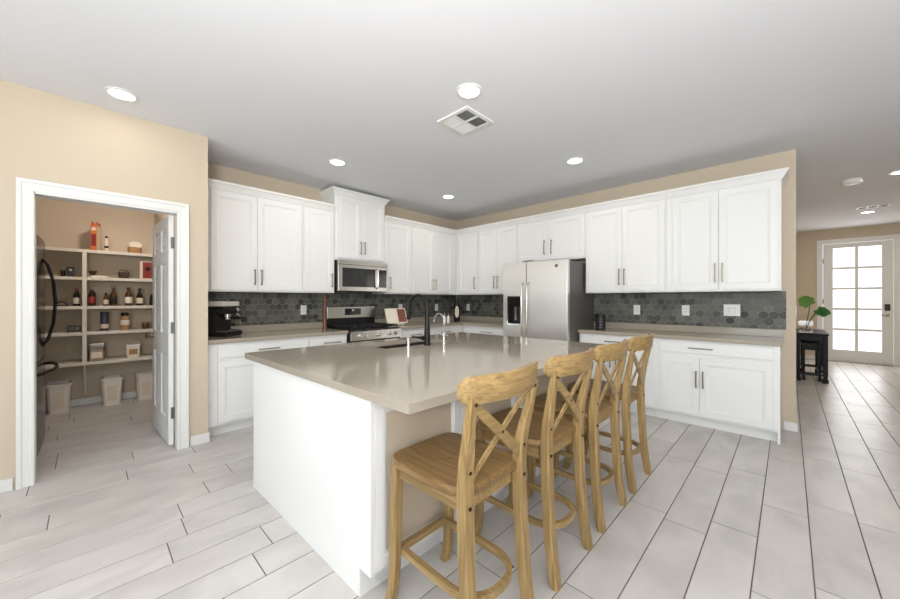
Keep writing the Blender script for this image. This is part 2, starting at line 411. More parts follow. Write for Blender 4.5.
for y, s in ((0, 1), (.035, -1)):
    b.lathe([(.028, 0), (.028, .008), (.011, .012), (.011, .03), (.024, .042), (.026, .055), (.016, .064), (.0, .066)], (.70, y, .93), 18, RX if s == 1 else Matrix.Rotation(-PI/2, 3, 'X'))
obj('door_knob', b, M['nickel'], t)

# hex tile backsplash on both kitchen walls
def clip(poly, u0, u1, v0, v1):
    def cut(pl, f, inter):
        out = []
        for i in range(len(pl)):
            a, c = pl[i], pl[(i+1) % len(pl)]
            if f(a): out.append(a)
            if f(a) != f(c): out.append(inter(a, c))
        return out
    for ax, lim, sg in ((0, u0, 1), (0, u1, -1), (1, v0, 1), (1, v1, -1)):
        if len(poly) < 3: return []
        f = lambda p: (p[ax]-lim)*sg >= 0
        def inter(a, c):
            k = (lim-a[ax])/(c[ax]-a[ax]); return (a[0]+(c[0]-a[0])*k, a[1]+(c[1]-a[1])*k)
        poly = cut(poly, f, inter)
    return poly if len(poly) > 2 else []
def hexwall(name, label, rects, to3, seed):
    b = MB(); lay = b.bm.faces.layers.float.new('rnd'); rr = random.Random(seed); wd = .077; R = wd/math.sqrt(3)-.0019; row = wd*math.sqrt(3)/2
    for u0, u1, v0, v1 in rects:
        b.mi = 1; b.add([to3(u0, v0, .0035), to3(u1, v0, .0035), to3(u1, v1, .0035), to3(u0, v1, .0035)], [(0,1,2,3)])
        j = 0; v = .93
        while v < v1+row:
            u = -5 + (wd/2 if j % 2 else 0)
            while u < 6:
                if u0-wd < u < u1+wd:
                    rnd = rr.random()**1.0
                    p = clip([(u+R*math.cos(PI/6+k*PI/3), v+R*math.sin(PI/6+k*PI/3)) for k in range(6)], u0, u1, v0, v1)
                    if p:
                        n = len(p); n0 = len(b.bm.faces); b.mi = 0
                        cu = sum(q[0] for q in p)/n; cv = sum(q[1] for q in p)/n
                        vs = [to3(q[0], q[1], .0035) for q in p] + [to3(q[0]+(cu-q[0])*.03, q[1]+(cv-q[1])*.03, .008) for q in p]
                        b.add(vs, [tuple(range(n, 2*n))] + [(k, (k+1)%n, n+(k+1)%n, n+k) for k in range(n)])
                        b.bm.faces.ensure_lookup_table()
                        for i in range(n0, len(b.bm.faces)): b.bm.faces[i][lay] = rnd
                u += wd
            v += row; j += 1
    o = obj(name, b, [M['hex'], M['hexgrout']]); return tag(o, label, 'backsplash')
hexwall('tile_backsplash', 'dark slate hexagon tile backsplash along the range wall', [(.757, 2.19, .991, 1.371), (2.19, 2.955, .90, 1.39), (2.955, 4.80, .991, 1.371)], lambda u, v, d: (RX0+d, u, v), 5)
hexwall('tile_backsplash', 'dark slate hexagon tile backsplash between the corner and the fridge', [(-4.48, -2.86, .991, 1.371)], lambda u, v, d: (u, FY-d, v), 9)
hexwall('tile_backsplash', 'dark slate hexagon tile backsplash right of the fridge', [(-1.94, -.02, .991, 1.371)], lambda u, v, d: (u, FY-d, v), 10)

# ------------------------------------------------------------------ cabinets
def shaker(b, x0, x1, z0, z1, yf, th=.02, st=.058, rec=.009):
    """recessed-panel front, outer face at yf (towards -y), back at yf+th"""
    e = .002
    def ring(k, y): return [(x0+k, y, z0+k), (x1-k, y, z0+k), (x1-k, y, z1-k), (x0+k, y, z1-k)]
    rings = [ring(0, yf+th), ring(0, yf+e), ring(e, yf), ring(st, yf), ring(st+.004, yf+rec*.55), ring(st+.012, yf+rec*.55), ring(st+.016, yf+rec)]
    vs = [p for r in rings for p in r]; fs = [(0,1,2,3), tuple(range(24, 28))]
    for a in range(6):
        for q in range(4): fs.append((a*4+q, a*4+(q+1)%4, a*4+4+(q+1)%4, a*4+4+q))
    b.add(vs, fs)
def bar_pull(b, x, z, yf, L, vert):
    r = .0055; o = .032
    if vert: b.box(x-r, x+r, yf-o-r, yf-o+r, z-L/2, z+L/2, .002); pts = [(x, z-L/2+.012), (x, z+L/2-.012)]
    else: b.box(x-L/2, x+L/2, yf-o-r, yf-o+r, z-r, z+r, .002); pts = [(x-L/2+.012, z), (x+L/2-.012, z)]
    for px, pz in pts: b.box(px-.005, px+.005, yf-o, yf-.0002, pz-.005, pz+.005)
def cabinet(name, label, loc, rot, wd, dp, h, fronts, group=None, toe=0, crown=False, crown_ret=(), miter=(0, 0), filler=0, end_right=False):
    t = thing(name, label, 'cabinet', loc, rot, group)
    b = MB(); b.box(0, wd, 0, dp, toe, h, .0015)
    if toe: b.box(0, wd, .065, dp, 0, toe)
    if filler: b.box(wd, wd+filler, 0, .02, toe, h)
    if end_right: b.box(wd-.02, wd, 0, .066, 0, toe)
    obj('carcass', b, M['cab'], t)
    for f in fronts:
        kind, x0, x1, z0, z1, hd = f
        b = MB()
        if kind == 'door': shaker(b, x0, x1, z0, z1, -.02)
        else: shaker(b, x0, x1, z0, z1, -.02, st=.012, rec=-.0)
        d = obj(kind, b, M['cab'], t)
        if hd:
            hb = MB(); bar_pull(hb, hd[1], hd[2], -.02, hd[3], hd[0] == 'v'); obj('handle', hb, M['nickel'], d)
    if crown:
        b = MB(); pr = [(.03, -.03), (-.004, -.03), (-.012, -.022), (-.018, -.008), (-.034, .022), (-.046, .034), (-.05, .036), (-.05, .055), (.03, .055)]
        l, r = crown_ret if crown_ret else (0, 0)
        secs = []
        if l: secs.append([(-(-y if y < 0 else 0), dp*.999, h+z) if y < 0 else (.03, dp*.999, h+z) for y, z in pr])
        secs.append([((y if y < 0 else (.03 if l else 0)) if l else (-y if miter[0] else 0), y if not (l and y > 0) else .03, h+z) for y, z in pr])
        secs.append([((wd-y if y < 0 else wd-.03) if r else (wd+y if miter[1] else wd), y, h+z) for y, z in pr])
        if r: secs.append([((wd-y) if y < 0 else wd-.03, dp*.999, h+z) for y, z in pr])
        if l:
            secs[0] = [((y if y < 0 else .03), dp*.999, h+z) for y, z in pr]
        b.loft(secs); obj('crown_moulding', b, M['cab'], t)
    return t
UZ, UH = 1.372, 1.063            # upper cabinets: underside, height
UX, UYF = -4.17, 4.46            # carcass fronts of the two upper runs
dl, dh = 1.39-UZ, 2.40-UZ
hz = 1.53-UZ
def up_range(name, label, y0, y1, doors, **k):
    fr = [('door', a-y0, c-y0, dl, dh, ('v', hx-y0, hz, .17)) for a, c, hx in doors]
    return cabinet(name, label, (UX, y0, UZ), PI/2, y1-y0, UX-RX0-.002, UH, fr, 'white wall cabinets', crown=True, **k)
up_range('upper_cabinet', 'white two-door wall cabinet over the espresso machine', .757, 1.775, [(.85, 1.276, 1.245), (1.279, 1.762, 1.312)])
up_range('upper_cabinet', 'narrow one-door white wall cabinet just left of the microwave', 1.777, 2.182, [(1.79, 2.165, 2.13)])
up_range('upper_cabinet', 'narrow one-door white wall cabinet just right of the microwave', 2.958, 3.448, [(2.975, 3.432, 3.03)])
up_range('upper_cabinet', 'white two-door wall cabinet on the range wall beside the room corner', 3.45, 4.459, [(3.464, 3.904, 3.872), (3.907, 4.346, 3.94)], miter=(0, 1))
cabinet('upper_cabinet', 'tall raised white cabinet above the microwave, reaching almost to the ceiling', (UX, 2.185, 1.80), PI/2, .771, UX-RX0-.002, .865,
        [('door', .035, .386, .03, .83, ('v', .358, .18, .17)), ('door', .389, .74, .03, .83, ('v', .418, .18, .17))], 'white wall cabinets', crown=True, crown_ret=(1, 1))
def up_fr(label, x0, x1, doors, z0=UZ, hzz=None, **k):
    fr = [('door', a-x0, c-x0, 1.39+(z0-UZ)-z0, 2.40-z0, ('v', hx-x0, hzz or hz+.03, .195)) for a, c, hx in doors]
    return cabinet('upper_cabinet', label, (x0, UYF, z0), 0, x1-x0, FY-UYF-.002, UZ+UH-z0, fr, 'white wall cabinets', crown=True, **k)
up_fr('narrow one-door white wall cabinet in the corner of the fridge wall', -4.169, -3.667, [(-4.10, -3.675, -3.725)], miter=(1, 0))
up_fr('white two-door wall cabinet immediately left of the steel fridge', -3.665, -2.905, [(-3.655, -3.29, -3.322), (-3.287, -2.915, -3.255)])
up_fr('short white two-door cabinet above the steel fridge', -2.903, -1.885, [(-2.893, -2.406, -2.452), (-2.403, -1.895, -2.345)], 1.825, .19)
up_fr('white two-door wall cabinet immediately right of the steel fridge', -1.883, -.977, [(-1.868, -1.437, -1.462), (-1.434, -.99, -1.405)])
up_fr('white two-door wall cabinet at the open end of the fridge wall', -.975, -.05, [(-.915, -.515, -.54), (-.512, -.07, -.48)], crown_ret=(0, 1))

# base cabinets
BX, BY = -3.86, 4.275
def base(label, loc, rot, wd, dp, fronts, **k):
    return cabinet('base_cabinet', label, loc, rot, wd, dp, .874, fronts, 'white base cabinets', toe=.10, **k)
base('white base cabinet with one wide drawer below the espresso machine', (BX, .757, 0), PI/2, .958, BX-RX0-.002,
     [('drawer', .085, .945, .735, .845, ('h', .53, .79, .2)), ('door', .085, .513, .125, .705, ('v', .475, .6, .17)), ('door', .516, .945, .125, .705, ('v', .55, .6, .17))])
base('narrow white base cabinet just left of the range', (BX, 1.717, 0), PI/2, .466, BX-RX0-.002,
     [('drawer', .015, .45, .735, .845, ('h', .26, .79, .2)), ('door', .015, .45, .125, .705, ('v', .41, .6, .17))])
base('white corner base cabinet running right from the range', (BX, 2.962, 0), PI/2, FY-2.964, BX-RX0-.002,
     [('drawer', .015, .6, .735, .845, ('h', .3, .79, .2)), ('drawer', .62, 1.2, .735, .845, ('h', .9, .79, .2)), ('door', .015, .6, .125, .705, ('v', .56, .6, .17)), ('door', .62, 1.2, .125, .705, ('v', .66, .6, .17))])
base('white base cabinet immediately left of the steel fridge', (BX+.022, BY, 0), 0, .968, FY-BY-.002,
     [('drawer', .06, .95, .735, .845, ('h', .5, .79, .2)), ('door', .06, .5, .125, .705, ('v', .46, .6, .17)), ('door', .51, .95, .125, .705, ('v', .55, .6, .17))])
base('white base cabinet between the steel fridge and the end cabinet', (-1.885, BY, 0), 0, .83, FY-BY-.002,
     [('drawer', .02, .815, .745, .855, ('h', .42, .80, .2)), ('door', .02, .415, .125, .70, ('v', .385, .58, .17)), ('door', .42, .815, .125, .70, ('v', .45, .58, .17))])
base('white base cabinet at the open end of the fridge wall, beside the hall', (-1.053, BY, 0), 0, .998, FY-BY-.002,
     [('drawer', .06, .955, .745, .855, ('h', .42, .80, .2)), ('door', .06, .4085, .125, .70, ('v', .384, .49, .17)), ('door', .4115, .955, .125, .70, ('v', .44, .49, .17))], end_right=True)

# counters with low upstands
CT, CZ = .914, .876; CS = CT+.0012
t = tag(obj('countertop', MB().box(0, .66, 0, 1.424, 0, .038, .003).box(0, .02, 0, 1.424, .0385, .114, .002), M['quartz'], None, (-4.48, .758, CZ)), 'short grey quartz countertop carrying the espresso machine', 'countertop')
b = MB(); x0, y1 = -4.48, FY-.012
b.M = Matrix.Translation((4.48, -2.96, -CZ))
b.prism([(x0, 2.96), (-3.82, 2.96), (-3.82, 4.237), (-2.86, 4.237), (-2.86, y1), (x0, y1)], CZ, CT)
b.box(x0, x0+.02, 2.96, y1, CT+.0005, .99, .002); b.box(x0+.02, -2.86, y1-.02, y1, CT+.0005, .99, .002)
tag(obj('countertop', b, M['quartz'], None, (-4.48, 2.96, CZ)), 'L-shaped grey quartz countertop between the range and the fridge', 'countertop')
b = MB(); b.box(0, 1.85, 0, FY-.012-4.237, 0, .038, .003); b.box(0, 1.85, FY-.032-4.237, FY-.012-4.237, .0385, .114, .002)
tag(obj('countertop', b, M['quartz'], None, (-1.89, 4.237, CZ)), 'long grey quartz countertop right of the fridge', 'countertop')

# ------------------------------------------------------------------ island
t = thing('kitchen_island', 'white kitchen island with thick beige-grey quartz top and sink', 'island', (-1.95, 1.88, 0))
IX0, IX1, IY0, IY1 = -2.652, -1.254, .79, 2.965
b = MB(t)
prof = [(IX0, 0), (-1.336, 0), (-1.336, .125), (IX1, .125), (IX1, CZ), (IX0, CZ)]
Rp = Matrix(((1,0,0), (0,0,1), (0,1,0)))
b.prism(prof, IY0, IY0+.02, Rp); obj('end_panel', b, M['cab'], t)
b = MB(t); b.prism(prof, IY1-.02, IY1, Rp); obj('end_panel', b, M['cab'], t)
b = MB(t); b.box(IX1-.04, IX1-.021, IY0+.02, IY1-.02, .125, CZ); b.box(-1.352, -1.336, IY0+.02, IY1-.02, 0, .125); b.box(-1.34, IX1-.021, IY0+.02, IY1-.02, .12, .125)
b.box(IX0+.02, IX0+.034, IY0+.02, IY1-.02, .1, CZ); b.box(IX0+.07, IX0+.085, IY0+.02, IY1-.02, 0, .1); b.box(IX0+.04, IX1-.04, IY0+.02, IY1-.02, .1, .118)
obj('carcass', b, M['cab'], t)
nd = 4; pw = (IY1-IY0-.024)/nd
for i in range(nd):
    b = MB(t); y0 = IY0+.022+i*pw; b.M = b.M @ Matrix.Translation((IX1-.02, y0, 0)) @ Matrix.Rotation(PI/2, 4, 'Z')
    shaker(b, .0, pw-.006, .132, CZ-.012, -.02, st=.048, rec=.011); d = obj('back_door', b, M['cab'], t)
    b = MB(t); b.M = b.M @ Matrix.Translation((IX1-.02, y0, 0)) @ Matrix.Rotation(PI/2, 4, 'Z')
    b.box(.066, pw-.072, -.0105, -.0085, .2, CZ-.08); obj('inset_panel', b, M['wall'], d)
for i, y0 in enumerate((.83, 1.36, 2.42)):
    b = MB(t); b.M = b.M @ Matrix.Translation((IX0+.0, y0+.5, 0)) @ Matrix.Rotation(-PI/2, 4, 'Z')
    shaker(b, 0, .5, .13, .86, -.02); d = obj('door', b, M['cab'], t)
    hb = MB(t); hb.M = hb.M @ Matrix.Translation((IX0, y0+.5, 0)) @ Matrix.Rotation(-PI/2, 4, 'Z'); bar_pull(hb, .06, .72, -.02, .17, True); obj('handle', hb, M['nickel'], d)
b = MB(t); TX0, TX1, TY0, TY1 = -2.75, -.98, .765, 2.99; hx0, hx1, hy0, hy1 = -2.60, -2.215, 1.57, 2.28
TZ0 = .8765
b.box(TX0, hx0, TY0, TY1, TZ0, CT); b.box(hx1, TX1, TY0, TY1, TZ0, CT); b.box(hx0, hx1, TY0, hy0, TZ0, CT); b.box(hx0, hx1, hy1, TY1, TZ0, CT)
bmesh.ops.remove_doubles(b.bm, verts=b.bm.verts, dist=1e-5)
obj('island_top', b, M['quartz'], t)
b = MB(t); s0, d0 = .012, .69
b.box(hx0-s0, hx1+s0, hy0-s0, hy1+s0, d0-.004, d0)
for q in ((hx0-s0, hx0-.002, hy0-s0, hy1+s0), (hx1+.002, hx1+s0, hy0-s0, hy1+s0), (hx0, hx1, hy0-s0, hy0-.002), (hx0, hx1, hy1+.002, hy1+s0)): b.box(*q, d0, TZ0)
sk = obj('sink_basin', b, M['sinksteel'], t)
b = MB(t); b.lathe([(.045, d0+.0005), (.045, d0+.004), (.03, d0+.004), (.028, d0+.001)], (-2.41, 1.92, 0), 20); obj('drain', b, M['chrome'], sk)

for o in [c for c in t.children_recursive if c.type == 'MESH']:
    for v in o.data.vertices:
        x, y = v.co.x + t.location.x, v.co.y + t.location.y
        v.co.y += .020*(x+2.70); v.co.x += .010*(y-.8)
t = thing('kitchen_faucet', 'black gooseneck faucet standing behind the island sink', 'faucet', (-2.135, 1.935, CT))
b = MB(); b.lathe([(.030, 0), (.030, .008), (.027, .012), (.026, .07), (.024, .12), (.0165, .27), (.013, .29)], n=20)
obj('body', b, M['matteblack'], t)
b = MB(); pts = [(0, 0, .27), (0, 0, .32)]
for k in range(1, 13): a = PI*k/12*.93; pts.append((-.105+.105*math.cos(a), -.012*k/12, .315+.098*math.sin(a)))
pts += [(-.216, -.014, .27)]
b.tube(pts, .0125, 12); obj('spout', b, M['matteblack'], t)
b = MB(); b.tube([(-.216, -.014, .275), (-.223, -.014, .24), (-.228, -.014, .205)], [.013, .0155, .0165], 14); obj('spray_head', b, M['matteblack'], t)
b = MB(); b.tube([(0, -.02, .062), (0, -.055, .062)], .016, 12); b.tube([(0, -.05, .062), (-.005, -.09, .068), (-.01, -.15, .082)], [.009, .008, .007], 10); obj('lever_handle', b, M['matteblack'], t)
t = thing('filtered_water_tap', 'small chrome filtered-water tap right of the black faucet', 'tap', (-2.145, 2.14, CT))
b = MB(); b.lathe([(.022, 0), (.022, .006), (.014, .012), (.012, .055), (.02, .06), (.02, .075), (.010, .085), (.006, .1)], n=16); obj('body', b, M['chrome'], t)
b = MB(); pts = [(0, 0, .09), (0, 0, .19)]
for k in range(1, 11): a = PI*k/10*.9; pts.append((-.055+.055*math.cos(a), -.01*k/10, .19+.062*math.sin(a)))
pts.append((-.112, -.012, .18)); b.tube(pts, .006, 10); obj('spout', b, M['chrome'], t)
b = MB(); b.tube([(0, 0, .066), (.0, -.045, .078)], .006, 8); b.tube([(0, 0, .066), (0, .045, .058)], .006, 8); obj('lever_handle', b, M['chrome'], t)
t = thing('soap_dispenser', 'short chrome soap pump left of the black faucet', 'soap dispenser', (-2.165, 1.762, CT))
b = MB(); b.lathe([(.02, 0), (.02, .006), (.013, .01), (.013, .05), (.015, .052), (.015, .07), (.008, .074)], n=16); obj('body', b, M['chrome'], t)
b = MB(); b.tube([(.012, 0, .068), (-.02, 0, .07), (-.06, 0, .066)], [.0075, .007, .006], 8); obj('nozzle', b, M['chrome'], t)

# ------------------------------------------------------------------ counter stools (local: front towards -x, origin on the floor under the seat)
def rsec(cx, cy, z, hx, hy, c=.006):
    return [(cx+sx*(hx-dx), cy+sy*(hy-dy), z) for sx, sy, dx, dy in ((1,1,0,c), (1,1,c,0), (-1,1,c,0), (-1,1,0,c), (-1,-1,0,c), (-1,-1,c,0), (1,-1,c,0), (1,-1,0,c))]
def lerp(tab, z):
    for (z0, *a), (z1, *c) in zip(tab, tab[1:]):
        if z <= z1:
            k = (z-z0)/(z1-z0); k = max(0, min(1, k)); return [p+(q-p)*k for p, q in zip(a, c)]
    return list(tab[-1][1:])
def smooth_tab(tab, n=18):
    # catmull-rom through the table rows
    out = []; m = len(tab)
    for i in range(m-1):
        p0, p1, p2, p3 = tab[max(i-1, 0)], tab[i], tab[i+1], tab[min(i+2, m-1)]
        for k in range(n//(m-1)+1):
            u = k/(n//(m-1)+1)
            out.append([.5*((2*b)+(-a+c)*u+(2*a-5*b+4*c-d)*u*u+(-a+3*b-3*c+d)*u**3) for a, b, c, d in zip(p0, p1, p2, p3)])
    out.append(list(tab[-1])); return out
def make_stool(label):
    t = thing('counter_stool', label, 'stool', (0, 0, 0), 0, 'wooden counter stools along the island')
    # seat: rounded trapezoid with a shallow scoop
    out = []
    hw = lambda x: .195 + .013*math.sin(PI*min(1, max(0, (.2-x)/.42))) - .012*(x > 0)*x/.2
    n = 40
    for k in range(n):
        a = 2*PI*k/n; ca, sa = math.cos(a), math.sin(a); p = .29
        x = .216*math.copysign(abs(ca)**p, ca); y = math.copysign(abs(sa)**p, sa)
        out.append((x, y*hw(x)))
    b = MB(); b.smooth = True
    lvl = [(.96, .600), (.99, .603), (1.0, .609), (1.0, .622), (.992, .628), (.97, .6315), (.85, .6295), (.6, .6245), (.3, .622), (.02, .6215)]
    b.loft([[(x*s, y*s, z + (.004*(x/.214)**2 if i > 4 else 0)) for x, y in out] for i, (s, z) in enumerate(lvl)]); obj('seat', b, M['oak_seat_shaded'], t, sharp=50)
    # apron under the seat
    b = MB()
    for sy in (-1, 1): b.box(-.165, .165, sy*.154-.009, sy*.154+.009, .542, .600, .002)
    b.box(-.185, -.167, -.13, .13, .542, .600, .002); b.box(.172, .192, -.135, .135, .542, .600, .002); obj('apron', b, M['oak_x'], t)
    for sy in (-1, 1):
        tab = smooth_tab([(0, -.222, .166), (.05, -.208, .165), (.14, -.195, .164), (.4, -.187, .161), (.60, -.184, .158)])
        b = MB(); b.loft([rsec(x, sy*y, z, .0205, .0205) for z, x, y in tab]); obj('leg', b, M['oak_z'], t)
    post = [(0, .260, .176, .018, .022), (.06, .249, .174, .020, .024), (.2, .229, .171, .021, .025), (.45, .214, .168, .021, .026), (.62, .209, .167, .021, .027), (.72, .216, .171, .019, .026), (.82, .235, .181, .016, .022), (.93, .257, .194, .013, .018), (.965, .263, .197, .011, .016)]
    for sy in (-1, 1):
        b = MB(); b.loft([rsec(x, sy*y, z, hx, hy, .005) for z, x, y, hx, hy in smooth_tab(post, 24)]); obj('back_post', b, M['oak_z'], t)
    # curved top rail
    b = MB(); b.smooth = True; secs = []; W = .233
    for k in range(33):
        s = -1 + 2*k/32; s = math.copysign(abs(s)**.8, s); y = W*s; d = W-abs(y); r = .036
        e = max(0, 1-((r-d)/r)**2.4)**(1/2.4) if d < r else 1.0
        x = .309 - .066*s*s; hh = .0475*max(e, .42); zc = .990 + .004*(1-s*s)
        lean = .10
        q = []
        for dx, dz in ((-.012, -.8), (-.0085, -1), (.0085, -1), (.012, -.85), (.012, .85), (.0085, 1), (-.0085, 1), (-.012, .8)):
            q.append((x+dx+lean*hh*dz, y, zc+hh*dz))
        secs.append(q)
    b.loft(secs); obj('top_rail', b, M['oak_y'], t, sharp=40)
    # crossed back braces
    for sg, off in ((1, .008), (-1, -.006)):
        b = MB(); secs = []
        p0 = Vector((0, sg*-.188, .945)); p1 = Vector((0, sg*.166, .655))
        d = (p1-p0).normalized(); nrm = Vector((0, -d.z, d.y))
        for k in range(15):
            u = k/14; p = p0+(p1-p0)*u; base_x = .245+(.212-.245)*u; x = base_x + 0.004*math.sin(PI*u) + off*math.sin(PI*u) + .006
            hw_ = (.017 if sg > 0 else .007) + .003*math.sin(PI*u)
            secs.append([(x+dx, p.y+nrm.y*w_*hw_, p.z+nrm.z*w_*hw_) for dx, w_ in ((-.005, -1), (.005, -1), (.005, 1), (-.005, 1))])
        b.loft(secs); obj('cross_brace', b, M['oak_y'], t)
    bo = [(.2735, -.186, .944), (.2735, .186, .944), (.2505, -.006, .802), (.2335, -.168, .70), (.2335, .168, .70), (.2335, -.168, .578), (.2335, .168, .578)]
    for x, y, z in bo:
        b = MB(); b.lathe([(.0065, -.004), (.0065, .0015), (.004, .003)], (x, y, z), 10, RY); obj('bolt', b, M['bolt'], t)
    # bentwood foot hoop + front stretcher
    b = MB()
    path = [(-.178, -.134), (-.08, -.137), (.02, -.139), (.08, -.139)]
    for k in range(1, 20):
        a = -PI/2 + PI*k/20; path.append((.08+.158*math.copysign(abs(math.cos(a))**.8, math.cos(a)), .139*math.copysign(abs(math.sin(a))**.8, math.sin(a))))
    path += [(.08, .139), (.02, .139), (-.08, .137), (-.178, .134)]
    secs = []
    for i, (x, y) in enumerate(path):
        a = path[max(i-1, 0)]; c = path[min(i+1, len(path)-1)]; dx, dy = c[0]-a[0], c[1]-a[1]; l = math.hypot(dx, dy); nx, ny = -dy/l, dx/l
        secs.append([(x+nx*q, y+ny*q, .222+z) for q, z in ((-.0105, -.014), (.0105, -.014), (.0105, .014), (-.0105, .014))])
    b.loft(secs); obj('foot_hoop', b, M['oak_x'], t)
    b = MB(); b.box(-.206, -.179, -.137, .137, .206, .238, .003); obj('front_stretcher', b, M['oak_y'], t)
    for sy in (-1, 1):
        b = MB(); b.lathe([(.0055, 0), (.0055, .002), (.003, .0035)], (.215, sy*.112, .222), 10, RY); obj('bolt', b, M['bolt'], t)
    return t
SX = -1.008
stool = make_stool('wooden cross-back counter stool nearest the camera, at the near island corner'); stool.location = (SX, 1.068, 0)
dup(stool, (SX, 1.63, 0), 0, 'wooden cross-back counter stool second from the near island corner')
dup(stool, (SX, 2.165, 0), 0, 'wooden cross-back counter stool third from the near island corner')
dup(stool, (SX, 2.712, 0), 0, 'wooden cross-back counter stool farthest away, nearest the fridge wall')

# ------------------------------------------------------------------ appliances
# side-by-side fridge
t = thing('refrigerator', 'stainless steel side-by-side refrigerator with dispenser in its left door', 'refrigerator', (-2.37, 4.4, 0))
fx0, fx1, fy = -2.835, -1.906, 3.985
b = MB(t); b.box(fx0+.004, fx1-.002, fy+.075, 4.79, .03, 1.765, .004); b.box(fx0+.03, fx1-.03, fy+.1, 4.7, 0, .03); obj('cabinet_body', b, M['grayside'], t)
dx0, dx1, dz0, dz1 = -2.755, -2.545, .965, 1.325
b = MB(t); sm = -2.474
b.box(fx0, dx0, fy, fy+.07, .07, 1.785); b.box(dx1, sm, fy, fy+.07, .07, 1.785); b.box(dx0, dx1, fy, fy+.07, .07, dz0); b.box(dx0, dx1, fy, fy+.07, dz1, 1.785)
bmesh.ops.remove_doubles(b.bm, verts=b.bm.verts, dist=1e-5); dL = obj('freezer_door', b, M['fridgesteel'], t)
b = MB(t); b.box(sm+.006, fx1, fy, fy+.07, .07, 1.785, .006); dR = obj('fridge_door', b, M['fridgesteel'], t)
b = MB(t)
for q in ((dx0-.012, dx0, dz0-.012, dz1+.012), (dx1, dx1+.012, dz0-.012, dz1+.012), (dx0, dx1, dz0-.012, dz0), (dx0, dx1, dz1, dz1+.012)): b.box(q[0], q[1], fy-.006, fy, q[2], q[3])
obj('dispenser_bezel', b, M['chrome'], dL)
b = MB(t); b.box(dx0, dx1, fy-.002, fy+.02, dz1-.13, dz1, .002); obj('dispenser_panel', b, M['blkglass'], dL)
b = MB(t); b.box(dx0, dx1, fy+.062, fy+.069, dz0, dz1-.13); b.box(dx0, dx0+.004, fy, fy+.062, dz0, dz1-.13); b.box(dx1-.004, dx1, fy, fy+.062, dz0, dz1-.13); b.box(dx0, dx1, fy, fy+.062, dz0, dz0+.006)
obj('dispenser_cavity', b, M['black'], dL)
b = MB(t); b.box(-2.665, -2.635, fy+.02, fy+.045, dz0+.05, dz1-.13); obj('dispenser_lever', b, M['steel'], dL)
for x, dd in ((-2.512, dL), (-2.432, dR)):
    b = MB(t); b.tube([(x, fy, .58), (x, fy-.045, .61), (x, fy-.055, .8), (x, fy-.055, 1.3), (x, fy-.045, 1.475), (x, fy, 1.505)], .0125, 12); obj('handle', b, M['steel'], dd)
b = MB(t); b.lathe([(.02, 0), (.02, .003), (.0165, .004), (.0165, .0025), (0, .0025)], (-2.046, fy, 1.705), 24, RX); obj('round_emblem', b, M['grayside'], dR)
b = MB(t); b.box(fx0+.02, fx1-.02, fy+.03, fy+.075, .01, .065); obj('kick_grille', b, M['black'], t)
b = MB(t); b.box(-2.54, -2.40, fy+.01, fy+.09, 1.786, 1.80, .003); obj('hinge_cover', b, M['grayside'], t)

# over-the-range microwave
t = thing('microwave_oven', 'stainless over-the-range microwave hung under the raised cabinet', 'microwave', (-4.28, 2.57, 1.39))
m0, m1, mz0, mz1, mx = 2.192, 2.948, 1.392, 1.797, -4.08
b = MB(t); b.box(RX0+.01, mx-.03, m0, m1, mz0, mz1, .003); obj('housing', b, M['blksteel'], t)
b = MB(t); b.box(mx-.03, mx-.004, m0, m1, mz1-.055, mz1, .003)
obj('vent_grille', b, M['steel'], t)
b = MB(t); b.box(mx-.03, mx, m0, 2.775, mz0+.008, mz1-.057, .003); md = obj('door', b, M['steel'], t)
b = MB(t); b.box(mx, mx+.002, 2.245, 2.735, 1.455, 1.70, .0005); obj('window', b, M['blkglass'], md)
b = MB(t); b.tube([(mx, 2.757, 1.44), (mx+.035, 2.757, 1.455), (mx+.045, 2.757, 1.57), (mx+.035, 2.757, 1.69), (mx, 2.757, 1.705)], .011, 10); obj('handle', b, M['steel'], md)
b = MB(t); b.box(mx-.03, mx-.002, 2.778, m1, mz0+.008, mz1-.057, .003); cp = obj('control_panel', b, M['steel'], t)
b = MB(t); b.box(mx-.002, mx+.0005, 2.80, 2.925, 1.455, 1.70); obj('display_glass', b, M['blkglass'], cp)
b = MB(t); b.box(mx-.06, mx-.01, m0+.1, m1-.1, mz0-.006, mz0+.002); obj('under_lip', b, M['black'], t)

# gas range
t = thing('gas_range', 'stainless gas range with black grates below the microwave', 'range', (-4.1, 2.57, 0))
r0, r1, rx = 2.193, 2.951, -3.80
b = MB(t); b.box(RX0+.01, rx, r0, r1, .03, .905, .003); b.box(RX0+.05, rx-.05, r0+.03, r1-.03, 0, .03); obj('oven_body', b, M['black'], t)
b = MB(t); b.box(RX0+.085, rx-.002, r0, r1, .905, .918, .002); obj('cooktop', b, M['black'], t)
b = MB(t); b.box(RX0+.012, -4.405, r0+.008, r1-.008, .905, 1.03); obj('back_riser', b, M['black'], t)
b = MB(t); b.box(RX0+.012, -4.395, r0+.004, r1-.004, 1.03, 1.195, .008); bg = obj('backguard', b, M['steel'], t)
b = MB(t); b.box(-4.395, -4.392, 2.455, 2.705, 1.075, 1.165); obj('clock_display', b, M['blkglass'], bg)
b = MB(t); b.box(-4.392, -4.3915, 2.565, 2.595, 1.13, 1.15); obj('lit_digits', b, M['plate'], bg)
b = MB(t); Rz = Matrix(((1,0,0),(0,0,1),(0,1,0)))
b.prism([(rx-.02, .79), (rx+.045, .79), (rx+.03, .90), (rx-.02, .912)], r0, r1, Rz); cpn = obj('control_panel', b, M['steel'], t)
